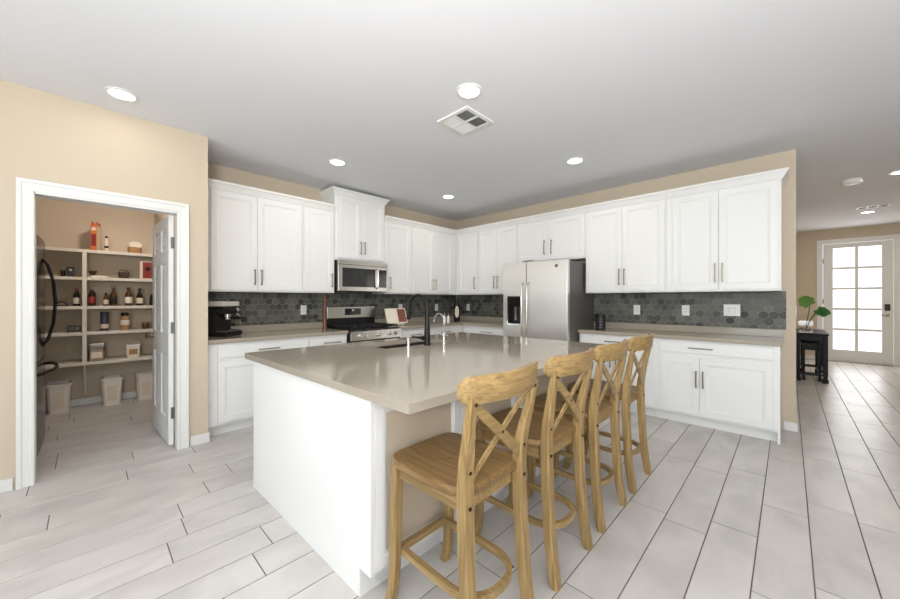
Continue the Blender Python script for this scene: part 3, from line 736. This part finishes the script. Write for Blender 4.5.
for y in (2.30, 2.39, 2.572, 2.755, 2.845):
    b = MB(t); R = RY @ Matrix.Rotation(math.radians(0), 3, 'Y'); b.lathe([(.026, 0), (.026, .006), (.021, .008), (.019, .032), (.016, .036)], (rx+.0365, y, .846), 18, RY); obj('knob', b, M['chrome'], t)
b = MB(t); b.box(rx, rx+.035, r0+.004, r1-.004, .22, .775, .004); od = obj('oven_door', b, M['steel'], t)
b = MB(t); b.box(rx+.035, rx+.037, r0+.12, r1-.12, .36, .62); obj('oven_window', b, M['blkglass'], od)
b = MB(t); b.tube([(rx+.035, r0+.07, .735), (rx+.085, r0+.075, .738), (rx+.085, r1-.075, .738), (rx+.035, r1-.07, .735)], .012, 10); obj('oven_handle', b, M['steel'], od)
b = MB(t); b.box(rx, rx+.03, r0+.004, r1-.004, .05, .21, .004); obj('storage_drawer', b, M['steel'], t)
for gy0, gy1 in ((r0+.02, 2.44), (2.445, 2.70), (2.705, r1-.02)):
    b = MB(t); x0g, x1g = RX0+.12, rx-.035
    for q in ((x0g, x0g+.014, gy0, gy1), (x1g-.014, x1g, gy0, gy1), (x0g, x1g, gy0, gy0+.014), (x0g, x1g, gy1-.014, gy1), (x0g, x1g, (gy0+gy1)/2-.007, (gy0+gy1)/2+.007), ((x0g+x1g)/2-.007, (x0g+x1g)/2+.007, gy0, gy1), (x0g+.14, x0g+.152, gy0, gy1), (x1g-.152, x1g-.14, gy0, gy1)):
        b.box(*q, .938, .954, .002)
    for x in (x0g+.002, x1g-.014):
        for y in (gy0+.002, gy1-.014): b.box(x, x+.012, y, y+.012, .918, .939)
    obj('grate', b, M['iron'], t)
    for x in (x0g+.14, x1g-.14):
        b = MB(t); b.lathe([(.045, .9182), (.045, .926), (.032, .932), (.03, .936), (.0, .936)], (x, (gy0+gy1)/2, 0), 18); obj('burner', b, M['iron'], t)

# ------------------------------------------------------------------ things on the counters
# espresso machine (local +x is its front)
t = thing('espresso_machine', 'black and chrome espresso machine on the counter beside the pantry wall', 'coffee machine', (-4.22, .955, CS), math.radians(38))
b = MB(); b.box(-.13, .15, -.115, .115, .006, .05, .008); b.box(-.12, .14, -.1, .1, 0, .006); obj('base', b, M['black'], t)
b = MB(); b.box(-.13, .02, -.115, .115, .05, .30, .01); b.box(.02, .11, -.1, .1, .225, .305, .01); obj('body', b, M['black'], t)
b = MB(); b.box(-.135, .115, -.118, .118, .305, .355, .008); obj('top_tray', b, M['satin'], t)
b = MB(); b.box(.025, .15, -.1, .1, .0505, .06, .002); obj('drip_tray', b, M['chrome'], t)
b = MB(); b.lathe([(.036, .195), (.036, .224)], (.068, 0, 0), 18); b.lathe([(.03, .17), (.034, .195)], (.068, 0, 0), 18); pf = obj('portafilter', b, M['chrome'], t)
b = MB(); b.tube([(.1, 0, .19), (.13, 0, .19), (.215, .0, .185)], [.009, .014, .016], 12); obj('portafilter_handle', b, M['black'], pf)
b = MB(); b.lathe([(.016, 0), (.019, .012), (.016, .028)], (.11, .065, .27), 14, RY); obj('steam_knob', b, M['chrome'], t)
b = MB(); b.tube([(.1, .09, .235), (.125, .105, .2), (.13, .11, .09)], .005, 8); obj('steam_wand', b, M['chrome'], t)

t = thing('pepper_mill', 'tall turned reddish-wood pepper mill on the counter left of the range', 'pepper mill', (-4.12, 2.03, CS))
b = MB(); b.lathe([(.030, 0), (.031, .012), (.026, .03), (.022, .06), (.0235, .15), (.021, .28), (.025, .31), (.022, .325)], n=20); obj('body', b, M['copperwood'], t)
b = MB(); b.lathe([(.020, .326), (.024, .34), (.024, .37), (.018, .40), (.010, .415), (.013, .425), (.008, .437), (0, .44)], n=20); obj('top', b, M['copperwood'], t)

t = thing('cookbook', 'open cookbook with a red picture, propped right of the range', 'book', (-4.108, 3.14, CS+.0205), math.radians(-8))
Rt = Matrix.Rotation(math.radians(-22), 3, 'Y')
b = MB(); b.box(0, .006, -.172, .172, 0, .238, .001, Rt); obj('cover', b, M['cream'], t)
b = MB(); b.box(.0065, .022, -.166, -.004, .004, .232, .003, Rt); obj('left_pages', b, M['paper'], t)
b = MB(); b.box(.0065, .018, .004, .166, .004, .232, .003, Rt); rp_ = obj('right_pages', b, M['paper'], t)
b = MB(); b.box(.0182, .0188, .02, .152, .02, .22, 0, Rt); obj('printed_picture', b, M['photo'], rp_)
t = thing('cookbook_stand', 'small white metal easel holding up the open cookbook', 'book stand', (-4.12, 3.14, CS), math.radians(-8))
b = MB(); b.box(-.01, .05, -.1, .1, .008, .0195, .002); obj('ledge', b, M['plate'], t)
b = MB(); b.tube([(.04, -.09, 0.004), (-.005, -.09, .014), (-.09, -.06, .22)], .004, 8); b.tube([(.04, .09, 0.004), (-.005, .09, .014), (-.09, .06, .22)], .004, 8); b.tube([(-.09, -.06, .22), (-.09, .06, .22)], .004, 8); b.tube([(-.09, 0, .22), (-.15, 0, .004)], .004, 8)
obj('wire_frame', b, M['plate'], t)

t = thing('tall_bottle', 'tall black bottle with a pale oval label in the counter corner', 'bottle', (-4.07, 4.37, CS))
b = MB(); b.lathe([(.048, 0), (.052, .01), (.052, .24), (.045, .29), (.022, .34), (.018, .36), (.018, .42), (.021, .422), (.021, .435), (0, .437)], n=24); obj('glass_body', b, M['wine'], t)
b = MB(); secs = []
for k in range(9):
    z = .07+.19*k/8; hw_ = .75*math.sqrt(max(.02, 1-((k-4)/4.2)**2)); a0 = -PI/4
    secs.append([(.0528*math.cos(a0+hw_*q/6), .0528*math.sin(a0+hw_*q/6), z) for q in range(-6, 7)] + [(.051*math.cos(a0+hw_*q/6), .051*math.sin(a0+hw_*q/6), z) for q in range(6, -7, -1)])
b.loft(secs); obj('oval_label', b, M['label'], t)
for (x, y, lab) in ((-3.985, 3.985, 'white cruet bottle farther from the tall black bottle'), (-3.935, 4.025, 'white cruet bottle beside the tall black bottle')):
    t = thing('cruet', lab, 'cruet', (x, y, CS), 0, 'white cruets in the counter corner')
    b = MB(); b.lathe([(.020, 0), (.026, .015), (.026, .075), (.014, .105), (.012, .115)], n=16); obj('body', b, M['plate'], t)
    b = MB(); b.lathe([(.013, .1155), (.013, .145), (.008, .155)], n=16); obj('stopper', b, M['nickel'], t)
t = thing('canister', 'black cylindrical canister on the counter against the fridge side', 'canister', (-1.70, 4.47, CS))
b = MB(); b.lathe([(.055, 0), (.060, .006), (.060, .165), (.056, .17)], n=24)
obj('body', b, M['black'], t)
b = MB()
for i in range(4):
    for k in range(18):
        a = 2*PI*(k+.5*(i % 2))/18; z = .03+.035*i
        b.box(.0595, .0605, -.005, .005, z-.006, z+.006, 0, Matrix.Rotation(a, 3, 'Z'))
obj('dot_pattern', b, M['grayside'], t)
b = MB(); b.lathe([(.057, .1705), (.060, .174), (.060, .19), (.045, .196), (.012, .198), (.012, .21), (0, .21)], n=24); obj('lid', b, M['black'], t)

# wall outlets and switches
def outlet(label, loc, rot, wd=.075, ht=.12, kind='duplex', gangs=1):
    t = thing('wall_outlet' if kind == 'duplex' else 'light_switch', label, 'outlet' if kind == 'duplex' else 'switch', loc, rot)
    b = MB(); b.box(-wd/2, wd/2, -.006, 0, -ht/2, ht/2, .002); obj('cover_plate', b, M['plate'], t)
    for g in range(gangs):
        x = (g-(gangs-1)/2)*.046
        if kind == 'duplex':
            for z in (-.02, .02):
                b = MB(); b.lathe([(.0165, 0), (.0165, .002), (.015, .0025)], (x, -.0062, z), 16, RX); s = obj('socket', b, M['trim'], t)
                b = MB(); b.box(x-.007, x-.005, -.0092, -.0088, z-.003, z+.006); b.box(x+.005, x+.007, -.0092, -.0088, z-.003, z+.006); obj('slots', b, M['dark'], s)
        else:
            b = MB(); b.box(x-.016, x+.016, -.009, -.0062, -.033, .033, .001); obj('rocker', b, M['trim'], t)
ox = RX0+.0085
outlet('white outlet on the hex tiles left of the range', (ox, 1.92, 1.155), PI/2)
outlet('white outlet on the hex tiles behind the open cookbook', (ox, 3.48, 1.155), PI/2)
outlet('white outlet on the range wall tiles just left of the tall black bottle', (ox, 4.28, 1.15), PI/2)
outlet('white outlet on the fridge wall tiles left of the fridge', (-4.19, FY-.0085, 1.15), 0)
outlet('white wall switch on the tiles right of the black canister', (-1.375, FY-.0085, 1.16), 0, kind='switch')
outlet('white outlet between the two other plates on the right-hand tiles', (-.857, FY-.0085, 1.165), 0)
outlet('wide white double plate on the tiles nearest the hall', (-.44, FY-.0085, 1.175), 0, .14, .125, 'duplex', 2)
outlet('white light switch on the hall side of the wall end', (.05, 5.0, 1.17), PI/2, kind='switch')

# ------------------------------------------------------------------ ceiling fixtures
def downlight(label, x, y, k=1.0):
    t = thing('recessed_light', label, 'ceiling light', (x, y, H), 0, 'recessed ceiling lights')
    b = MB(); b.lathe([(.092, 0), (.092, -.004), (.086, -.008), (.072, -.008), (.070, -.002), (.070, 0)], n=32); obj('trim_ring', b, M['plate'], t)
    b = MB(); b.lathe([(.0695, -.0005), (.0695, -.004), (.05, -.006), (0, -.0065)], n=32); obj('lens', b, M['lens'], t)
    area('lamp', (0, 0, -.012), (0, 0, -1), .13, .13, LAMP*k, (1, .93, .84), 'DISK', t)
downlight('round recessed ceiling light nearest the pantry doorway', -3.43, .165, .22)
downlight('large round recessed ceiling light beside the square vent', -1.62, 1.866)
downlight('round recessed ceiling light in front of the raised microwave cabinet', -3.47, 1.85)
downlight('round recessed ceiling light in front of the fridge wall cabinets right of the fridge', -1.626, 3.58)
downlight('round recessed ceiling light closest to the kitchen corner', -3.495, 3.57)
downlight('round recessed ceiling light in the hall beside the slotted vent', .95, 9.1, 2.4)
downlight('round recessed ceiling light at the right edge of the hall ceiling', .925, 6.5, 1.6)
t = thing('ceiling_vent', 'square white ceiling vent with four louvred quarters above the island', 'vent', (-1.917, 2.16, H))
b = MB(); s = .165
b.box(-s, s, -s, -s+.03, -.012, 0); b.box(-s, s, s-.03, s, -.012, 0); b.box(-s, -s+.03, -s+.03, s-.03, -.012, 0); b.box(s-.03, s, -s+.03, s-.03, -.012, 0)
b.box(-.008, .008, -s+.03, s-.03, -.012, 0); b.box(-s+.03, -.008, -.008, .008, -.012, 0); b.box(.008, s-.03, -.008, .008, -.012, 0); obj('frame', b, M['plate'], t)
b = MB(); b.box(-s+.03, s-.03, -s+.03, s-.03, -.0012, -.0002); obj('dark_duct', b, M['dark'], t)
for qx, qy, ax, sg in ((-1, -1, 'x', 1), (1, 1, 'x', -1), (-1, 1, 'y', 1), (1, -1, 'y', -1)):
    b = MB(); lo, hi = .008, s-.03
    for k in range(8):
        c = lo+(hi-lo)*(k+.5)/8
        R = Matrix.Rotation(math.radians(-38)*sg, 3, 'Y' if ax == 'x' else 'X')
        if ax == 'x': vs = [(dx, y, dz) for dx in (-.007, .007) for y in (lo, hi) for dz in (-.0006, .0006)]
        else: vs = [(x, dy, dz) for x in (lo, hi) for dy in (-.007, .007) for dz in (-.0006, .0006)]
        out = []
        for v in vs:
            v = Vector(v)
            if ax == 'x': keep = v.y; v = R @ Vector((v.x, 0, v.z)); v = Vector((qx*c+v.x, qy*keep, v.z-.0068))
            else: keep = v.x; v = R @ Vector((0, v.y, v.z)); v = Vector((qx*keep, qy*c+v.y, v.z-.0068))
            out.append(v)
        b.add(out, [(0,1,3,2), (4,6,7,5), (0,4,5,1), (2,3,7,6), (0,2,6,4), (1,5,7,3)])
    obj('louvre_quarter', b, M['plate'], t)
t = thing('ceiling_vent', 'slotted white ceiling vent beside the far hall light', 'vent', (.95, 8.62, H))
b = MB(); b.box(-.17, .17, -.09, .09, -.008, 0, .002); obj('frame', b, M['plate'], t)
for x in (-.105, 0, .105):
    b = MB(); b.box(x-.042, x+.042, -.055, .055, -.0088, -.0078); obj('slot', b, M['dark'], t)
t = thing('smoke_detector', 'white round smoke detector on the hall ceiling', 'smoke detector', (.557, 6.53, H))
b = MB(); b.lathe([(.088, 0), (.088, -.035), (.084, -.045), (.075, -.05), (0, -.052)], n=32); obj('housing', b, M['plate'], t)
b = MB(); b.lathe([(.03, -.0522), (.03, -.055), (0, -.056)], n=20); obj('test_button', b, M['trim'], t)

# ------------------------------------------------------------------ hall table with plant
def table(label, x0, x1, y0, y1, h, lg, cat='table'):
    t = thing('nesting_table', label, cat, ((x0+x1)/2, (y0+y1)/2, 0))
    b = MB(t); b.box(x0-.012, x1+.012, y0-.012, y1+.012, h-.022, h, .004); obj('tabletop', b, M['lead'], t)
    b = MB(t); g = .012
    b.box(x0+g, x1-g, y0+g, y0+g+.018, h-.115, h-.022); b.box(x0+g, x1-g, y1-g-.018, y1-g, h-.115, h-.022); b.box(x0+g, x0+g+.018, y0+g, y1-g, h-.115, h-.022); b.box(x1-g-.018, x1-g, y0+g, y1-g, h-.115, h-.022); obj('apron', b, M['lead'], t)
    for x in (x0+lg/2, x1-lg/2):
        for y in (y0+lg/2, y1-lg/2):
            b = MB(t); b.loft([rsec(x, y, z, q, q, .004) for z, q in ((0, lg*.62), (.05, lg*.62), (.075, lg*.42), (.12, lg*.5), (h-.12, lg*.5), (h-.022, lg*.5))]); obj('leg', b, M['lead'], t)
    for x in (x0+lg/2, x1-lg/2):
        b = MB(t); b.box(x-.012, x+.012, y0+lg, y1-lg, .10, .13); obj('stretcher', b, M['lead'], t)
    for y in (y0+lg/2, y1-lg/2):
        b = MB(t); b.box(x0+lg, x1-lg, y-.012, y+.012, .10, .13); obj('stretcher', b, M['lead'], t)
    return t
table('black lacquered hall table along the wall, holding the plant', .075, .43, 7.86, 9.0, .76, .055)
table('smaller black nesting table tucked under the hall table', .15, .365, 7.97, 8.9, .60, .035)
t = thing('glass_vase', 'clear square glass vase with pebbles on the black hall table', 'vase', (.19, 8.02, .761))
b = MB(); v = .085; hh = .19
b.box(-v, v, -v, v, 0, .012); b.box(-v, -v+.006, -v, v, .012, hh); b.box(v-.006, v, -v, v, .012, hh); b.box(-v+.006, v-.006, -v, -v+.006, .012, hh); b.box(-v+.006, v-.006, v-.006, v, .012, hh); obj('glass', b, M['glass'], t)
b = MB()
rr = random.Random(4)
for k in range(46):
    x, y, z, r = rr.uniform(-.06, .06), rr.uniform(-.06, .06), .026+rr.random()*.05, rr.uniform(.010, .016)
    if math.hypot(x-.012, y) < .034: continue
    b.lathe([(0, -r*.7), (r*.7, -r*.5), (r, 0), (r*.7, r*.5), (0, r*.7)], (x, y, z), 8)
o = obj('pebbles', b, M['pebble'], t); o['kind'] = 'stuff'
t = thing('monstera_cutting', 'green monstera leaves standing in the square glass vase', 'plant', (.19, 8.02, .802))
def leaf(b, base, tip, wdt, up):
    base, tip, up = Vector(base), Vector(tip), Vector(up).normalized(); d = tip-base; L = d.length; d.normalize(); s = d.cross(up).normalized(); n = s.cross(d)
    pts = []; N = 28
    for k in range(N):
        a = 2*PI*k/N; u = .5-.5*math.cos(a); r = math.sin(a); wv = (abs(r)**.75)*(1-.35*u)*(1.0 if k % 4 else .84)
        heart = -.12*math.exp(-((u)/.12)**2)*abs(r)*3
        pts.append(base + d*L*(u+heart) + s*wdt*.62*math.copysign(wv, r) + n*(.05*L*abs(r) - .25*L*(u-.3)**2))
    c = base+d*L*.35 + n*-.01
    vs = [c] + pts + [c+n*.003] + [p+n*.003 for p in pts]
    fs = [(0, 1+k, 1+(k+1) % N) for k in range(N)] + [(N+1, N+2+(k+1) % N, N+2+k) for k in range(N)] + [(1+k, N+2+k, N+2+(k+1) % N, 1+(k+1) % N) for k in range(N)]
    b.add(vs, fs, True)
L0 = [((.05, -.02, .40), (-.05, .0, .53), .19, (-.35, -.7, .6), 'leaf'), ((.13, .0, .33), (.24, -.02, .24), .17, (.15, -.75, .65), 'leafd'), ((.15, .04, .34), (.29, .08, .27), .14, (.3, -.6, .75), 'leafd')]
for ba, tp, wd_, up, m in L0:
    b = MB(); leaf(b, ba, tp, wd_, up); obj('leaf', b, M[m], t)
    b = MB(); b.tube([(0, 0, -.02), (ba[0]*.35, ba[1]*.4, .14), ba], .0055, 8); obj('stem', b, M['stem'], t)

# ------------------------------------------------------------------ pantry
# shelving
t = thing('pantry_shelving', 'white built-in pantry shelving with five shelves on the back wall', 'shelving', (-6.03, -.3, 0))
SZ = [1.87, 1.55, 1.213, .912, .562]; ON = .0012; SXF, SXB = -5.85, -6.198
for i, z in enumerate(SZ):
    for y0, y1 in ((-1.25, -.052), (-.014, .618)):
        b = MB(t)
        if i == 0 and y0 < -1: y1 = .618
        elif i == 0: continue
        b.box(SXB, SXF, y0, y1, z-.02, z, .001); b.box(SXF-.018, SXF, y0, y1, z-.034, z-.0202); obj('shelf', b, M['shelf'], t)
b = MB(t); b.box(SXB, SXF, -.051, -.015, .528, SZ[0]-.0345); obj('divider', b, M['shelf'], t)
b = MB(t); b.box(-6.15, -6.13, -.045, -.02, .13, .53); b.box(-6.198, -6.15, -.045, -.02, .13, .2); b.tube([(-6.14, -.033, .14), (-5.95, -.033, .525)], .008, 8); obj('support_bracket', b, M['shelf'], t)
b = MB(t); b.box(SXB, SXB+.018, -1.25, .618, .49, .527); obj('wall_cleat', b, M['shelf'], t)

# black french-door fridge in the pantry (front towards +y, bowed doors)
t = thing('refrigerator', 'black stainless refrigerator with curved handles just inside the pantry', 'refrigerator', (-4.55, -.7, 0))
a0, a1 = -5.03, -4.10
b = MB(t); b.box(a0, a1, -1.1, -.362, .02, 1.77, .004); b.box(a0+.04, a1-.04, -1.05, -.42, 0, .02); obj('cabinet_body', b, M['grayside'], t)
def bowed(b, x0, x1, z0, z1):
    xc, hw_ = (a0+a1)/2, (a1-a0)/2; n = 10; f = []
    for k in range(n+1):
        x = x0+(x1-x0)*k/n; f.append((x, -.284+.014*(1-((x-xc)/hw_)**2)))
    poly = f + [(x1, -.36), (x0, -.36)]
    b.prism(poly, z0, z1)
for x0, x1, hx in ((a0, (a0+a1)/2-.003, (a0+a1)/2-.05), ((a0+a1)/2+.003, a1, (a0+a1)/2+.05)):
    b = MB(t); bowed(b, x0, x1, .80, 1.795); d = obj('french_door', b, M['blksteel'], t)
    b = MB(t); b.tube([(hx, -.272, .90), (hx, -.245, .94), (hx, -.212, 1.08), (hx, -.2, 1.27), (hx, -.212, 1.45), (hx, -.245, 1.59), (hx, -.272, 1.63)], .0095, 10); obj('handle', b, M['matteblack'], d)
b = MB(t); bowed(b, a0, a1, .07, .79); d = obj('freezer_drawer', b, M['blksteel'], t)
b = MB(t); pts = [(a0+.10, -.282, .70), (a0+.12, -.25, .705), (a0+.27, -.205, .71), ((a0+a1)/2, -.19, .71), (a1-.27, -.205, .71), (a1-.12, -.25, .705), (a1-.10, -.282, .70)]
b.tube(pts, .012, 10); obj('handle', b, M['matteblack'], d)

# bins on the floor
def bin_(label, x, y):
    t = thing('storage_bin', label, 'bin', (x, y, 0), 0, 'pale plastic bins on the pantry floor')
    def rr4(hx, hy, z, c=.02): return rsec(0, 0, z, hx, hy, c)
    b = MB(); b.loft([rr4(.11, .076, 0), rr4(.125, .092, .31), rr4(.138, .102, .311), rr4(.138, .102, .33), rr4(.128, .093, .33), rr4(.122, .089, .31), rr4(.106, .073, .01)]); obj('tub', b, M['bin'], t)
    b = MB(); b.loft([rsec(.1145, 0, .06, .002, .042, .001), rsec(.1235, 0, .24, .002, .042, .001)]); obj('label_panel', b, M['cream'], t)
    return t
bin_('pale plastic bin on the pantry floor beside the black refrigerator', -6.045, -.235)
bin_('pale plastic bin on the pantry floor in the middle, under the white tub', -6.045, .20)
bin_('pale plastic bin on the pantry floor half hidden by the open door', -6.045, .515)

XS = -5.96
# top shelf
z = SZ[0]+ON
t = thing('cereal_box', 'tall orange box standing alone on the top pantry shelf', 'box', (XS, .06, z), math.radians(-12))
b = MB(); b.box(-.09, .09, -.026, .026, 0, .30, .001); b.box(-.09, .09, -.026, .026, .3002, .312) if False else None; obj('carton', b, M['orange'], t)
b = MB(); b.box(.0905, .0912, -.02, .02, .05, .19); obj('front_panel', b, M['redlabel'], t)
b = MB(); b.lathe([(.021, 0), (.021, .0012), (.012, .0016)], (.0905, 0, .25), 18, RY); obj('round_print', b, M['cream'], t)
b = MB()
for y in (-.02, .02): b.box(-.088, .088, y-.0035, y+.0035, .3, .335)
obj('open_flaps', b, M['orange'], t)
b = MB(); b.box(-.0895, .0895, .0262, .0268, .004, .296); obj('side_panel', b, M['cream'], t)
t = thing('small_bottle', 'small white bottle with black cap next to the orange box', 'bottle', (XS+.02, .15, z))
b = MB(); b.lathe([(.018, 0), (.019, .01), (.019, .13), (.012, .15), (.011, .16)], n=16); obj('body', b, M['cream'], t)
b = MB(); b.lathe([(.013, .1605), (.013, .185), (0, .186)], n=14); obj('cap', b, M['black'], t)
b = MB(); b.lathe([(.0193, .04), (.0195, .041), (.0195, .065), (.0193, .066)], n=16); obj('label_band', b, M['dark'], t)
t = thing('wicker_basket', 'round wicker basket with a pale lid tipped open on the top shelf', 'basket', (XS, .405, z))
b = MB(); b.lathe([(.055, 0), (.066, .02), (.068, .07), (.062, .078), (.058, .07), (.056, .012)], n=24); obj('woven_body', b, M['wicker'], t)
b = MB(); b.lathe([(.066, -.006), (.068, 0), (.062, .008), (.045, .012), (0, .013)], (.0, .01, .112), 28, Matrix.Rotation(math.radians(42), 3, 'Y')); obj('lid', b, M['paper'], t)
# second shelf
z = SZ[1]+ON
t = thing('jar', 'short dark jar beside the black box on the second pantry shelf', 'jar', (XS, -.205, z)); b = MB(); b.lathe([(.017, 0), (.019, .01), (.019, .06), (.014, .07)], n=14); obj('body', b, M['dglass'], t); b = MB(); b.lathe([(.016, .0705), (.016, .088), (0, .089)], n=14); obj('lid', b, M['nickel'], t)
t = thing('small_box', 'small black box with a pale spot on the second pantry shelf', 'box', (XS, -.148, z), .1); b = MB(); b.box(-.04, .04, -.028, .028, 0, .115, .002); obj('carton', b, M['black'], t); b = MB(); b.lathe([(.012, 0), (.012, .001), (.008, .0012)], (.0402, 0, .078), 14, RY); obj('spot_print', b, M['label'], t)
t = thing('serving_tray', 'low tray with a dark dish on the second pantry shelf', 'tray', (XS, .08, z)); b = MB(); b.box(-.08, .08, -.06, .085, 0, .008, .002); b.box(-.08, .08, .08, .085, .008, .02); b.box(.075, .08, -.06, .08, .008, .02); obj('tray_base', b, M['nickel'], t)
t = thing('serving_dish', 'dark footed dish standing on the low pantry tray', 'dish', (XS, .035, z+.008)); b = MB(); b.lathe([(.024, 0), (.02, .008), (.01, .02), (.03, .05), (.038, .07), (.034, .07), (.006, .024)], n=20); obj('bowl', b, M['darkwicker'], t)
t = thing('small_basket', 'small dark woven basket on the second pantry shelf', 'basket', (XS, .305, z)); b = MB(); b.loft([rsec(0, 0, 0, .06, .042, .008), rsec(0, 0, .075, .066, .05, .008), rsec(0, 0, .075, .06, .044, .008), rsec(0, 0, .01, .054, .036, .008)]); obj('woven_body', b, M['darkwicker'], t); b = MB(); b.tube([(0, -.046, .07), (0, -.03, .105), (0, .03, .105), (0, .046, .07)], .004, 8); obj('handle', b, M['darkwicker'], t)
t = thing('snack_box', 'red snack box with white side on the second pantry shelf by the door', 'box', (XS, .515, z), math.radians(-6)); b = MB(); b.box(-.03, .06, -.058, .058, 0, .225, .001); obj('carton', b, M['cream'], t); b = MB(); b.box(.0603, .061, -.03, .057, .01, .215); obj('front_panel', b, M['redlabel'], t); b = MB(); b.lathe([(.026, 0), (.026, .001), (.018, .0012)], (.0612, .02, .13), 18, RY); obj('dark_print', b, M['dark'], t)
# third shelf: bottles
z = SZ[2]+ON
def bottle(label, y, r, h, glass, lab, cap='black', neck=.35, x=XS):
    t = thing('pantry_bottle', label, 'bottle', (x, y, z), 0, 'bottles on the middle pantry shelf')
    b = MB(); hb = h*(1-neck); b.lathe([(r*.92, 0), (r, .008), (r, hb-.02), (r*.8, hb), (r*.36, hb+.035), (r*.34, h-.03)], n=18); obj('glass_body', b, M[glass], t)
    b = MB(); b.lathe([(r*.42, h-.0295), (r*.42, h-.002), (r*.3, h)], n=14); obj('cap', b, M[cap], t)
    b = MB(); b.lathe([(r*1.002, hb*.2), (r*1.015, hb*.2+.001), (r*1.015, hb*.72), (r*1.002, hb*.72+.001)], n=18); obj('label_band', b, M[lab], t)
    return t
bottle('dark bottle with pale label left of the shelf divider', -.098, .030, .205, 'dglass', 'label', 'redlabel')
bottle('dark wide bottle with red label right of the shelf divider', .026, .033, .19, 'dglass', 'redlabel', 'black', .2)
bottle('small amber bottle in front of the tall amber one', .145, .024, .155, 'aglass', 'label', x=XS+.03)
bottle('tall amber bottle, tallest on the middle pantry shelf', .21, .035, .245, 'aglass', 'dark', 'aglass', .45, XS-.02)
bottle('bottle with a large white label and black cap', .348, .036, .225, 'aglass', 'paper', 'black', .35)
bottle('squat dark bottle with a pale lower label', .453, .034, .22, 'dglass', 'cream', 'black', .4)
bottle('short black bottle half hidden by the open pantry door', .572, .024, .135, 'wine', 'dark', 'black', .2)
t = thing('kitchen_scale', 'low black arched appliance at the left of the middle pantry shelf', 'appliance', (XS, -.215, z)); b = MB(); secs = []
for k in range(9):
    a = PI*k/8; secs.append([(-.04, -.05*math.cos(a), .012+.045*math.sin(a)), (.04, -.05*math.cos(a), .012+.045*math.sin(a)), (.04, -.036*math.cos(a), .012+.03*math.sin(a)), (-.04, -.036*math.cos(a), .012+.03*math.sin(a))])
b.loft(secs); obj('arched_body', b, M['black'], t); b = MB(); b.box(-.05, .05, -.055, .055, 0, .012, .002); obj('base', b, M['black'], t)
# fourth shelf
z = SZ[3]+ON
t = thing('small_carton', 'long low black carton at the left of the fourth pantry shelf', 'box', (XS, -.115, z)); b = MB(); b.box(-.04, .04, -.05, .05, 0, .075, .002); obj('carton', b, M['black'], t); b = MB(); b.box(.0402, .0408, -.04, -.005, .02, .06); b.box(.0402, .0408, .005, .04, .02, .06); obj('front_print', b, M['grayside'], t)
t = thing('snack_can', 'tall dark patterned can on the fourth pantry shelf', 'can', (XS, .134, z)); b = MB(); b.lathe([(.037, 0), (.038, .004), (.038, .205), (.037, .209)], n=20); obj('body', b, M['bluecan'], t); b = MB(); b.lathe([(.039, .2095), (.039, .225), (0, .226)], n=20); obj('lid', b, M['black'], t); b = MB(); b.lathe([(.0381, .03), (.0384, .031), (.0384, .08), (.0381, .081)], n=20); obj('label_band', b, M['label'], t)
t = thing('storage_jar', 'tall brown and white patterned jar on the fourth pantry shelf', 'jar', (XS, .316, z)); b = MB(); b.lathe([(.040, 0), (.043, .01), (.043, .16), (.036, .175)], n=20); obj('body', b, M['tan'], t); b = MB(); b.lathe([(.039, .1755), (.039, .205), (.03, .215), (0, .216)], n=20); obj('lid', b, M['black'], t); b = MB(); b.lathe([(.0431, .06), (.0436, .061), (.0436, .12), (.0431, .121)], n=20); obj('label_band', b, M['paper'], t)
t = thing('small_jar', 'short dark jar on the fourth pantry shelf by the door knob', 'jar', (XS, .508, z)); b = MB(); b.lathe([(.031, 0), (.034, .006), (.034, .055), (.028, .066)], n=18); obj('body', b, M['aglass'], t); b = MB(); b.lathe([(.031, .0665), (.031, .085), (0, .086)], n=18); obj('lid', b, M['nickel'], t)
# bottom shelf
z = SZ[4]+ON
t = thing('food_container', 'large clear box of brown snacks on the lowest pantry shelf', 'container', (XS, .068, z)); b = MB(); b.loft([rsec(0, 0, .006, .062, .064, .012), rsec(0, 0, .14, .064, .066, .012)]); obj('brown_contents', b, M['tan'], t)
b = MB(); b.loft([rsec(0, 0, 0, .066, .068, .012), rsec(0, 0, .19, .069, .071, .012), rsec(0, 0, .19, .066, .068, .012), rsec(0, 0, .004, .063, .065, .012)]); obj('clear_tub', b, M['glass'], t)
b = MB(); b.loft([rsec(0, 0, .1905, .071, .073, .012), rsec(0, 0, .208, .071, .073, .012)]); obj('lid', b, M['nickel'], t)
b = MB(); b.box(.067, .0705, -.045, .045, .035, .105) ; obj('label_panel', b, M['cream'], t)
t = thing('white_tub', 'small white plastic tub with brown label on the lowest pantry shelf', 'tub', (XS, .39, z)); b = MB(); b.loft([rsec(0, 0, 0, .052, .058, .012), rsec(0, 0, .14, .058, .066, .012)]); obj('body', b, M['paper'], t); b = MB(); b.loft([rsec(0, 0, .1405, .061, .069, .012), rsec(0, 0, .165, .061, .069, .012)]); obj('lid', b, M['plate'], t); b = MB(); b.loft([rsec(.0555, 0, .04, .002, .04, .001), rsec(.0582, 0, .105, .002, .04, .001)]); obj('label_panel', b, M['tan'], t)
# pantry lamp: flush dome, out of sight above the door head
t = thing('flush_ceiling_lamp', 'round flush ceiling lamp inside the pantry', 'ceiling light', (-4.75, .36, H))
b = MB(); b.lathe([(.11, 0), (.11, -.02), (.1, -.022)], n=28); obj('base', b, M['plate'], t)
b = MB(); b.lathe([(.1, -.0225), (.085, -.05), (.05, -.068), (0, -.074)], n=28); obj('lit_dome', b, M['lens'], t)
area('lamp', (0, 0, -.09), (-.9, -.2, -1), .12, .12, 12.5, (1, .87, .77), 'DISK', t)
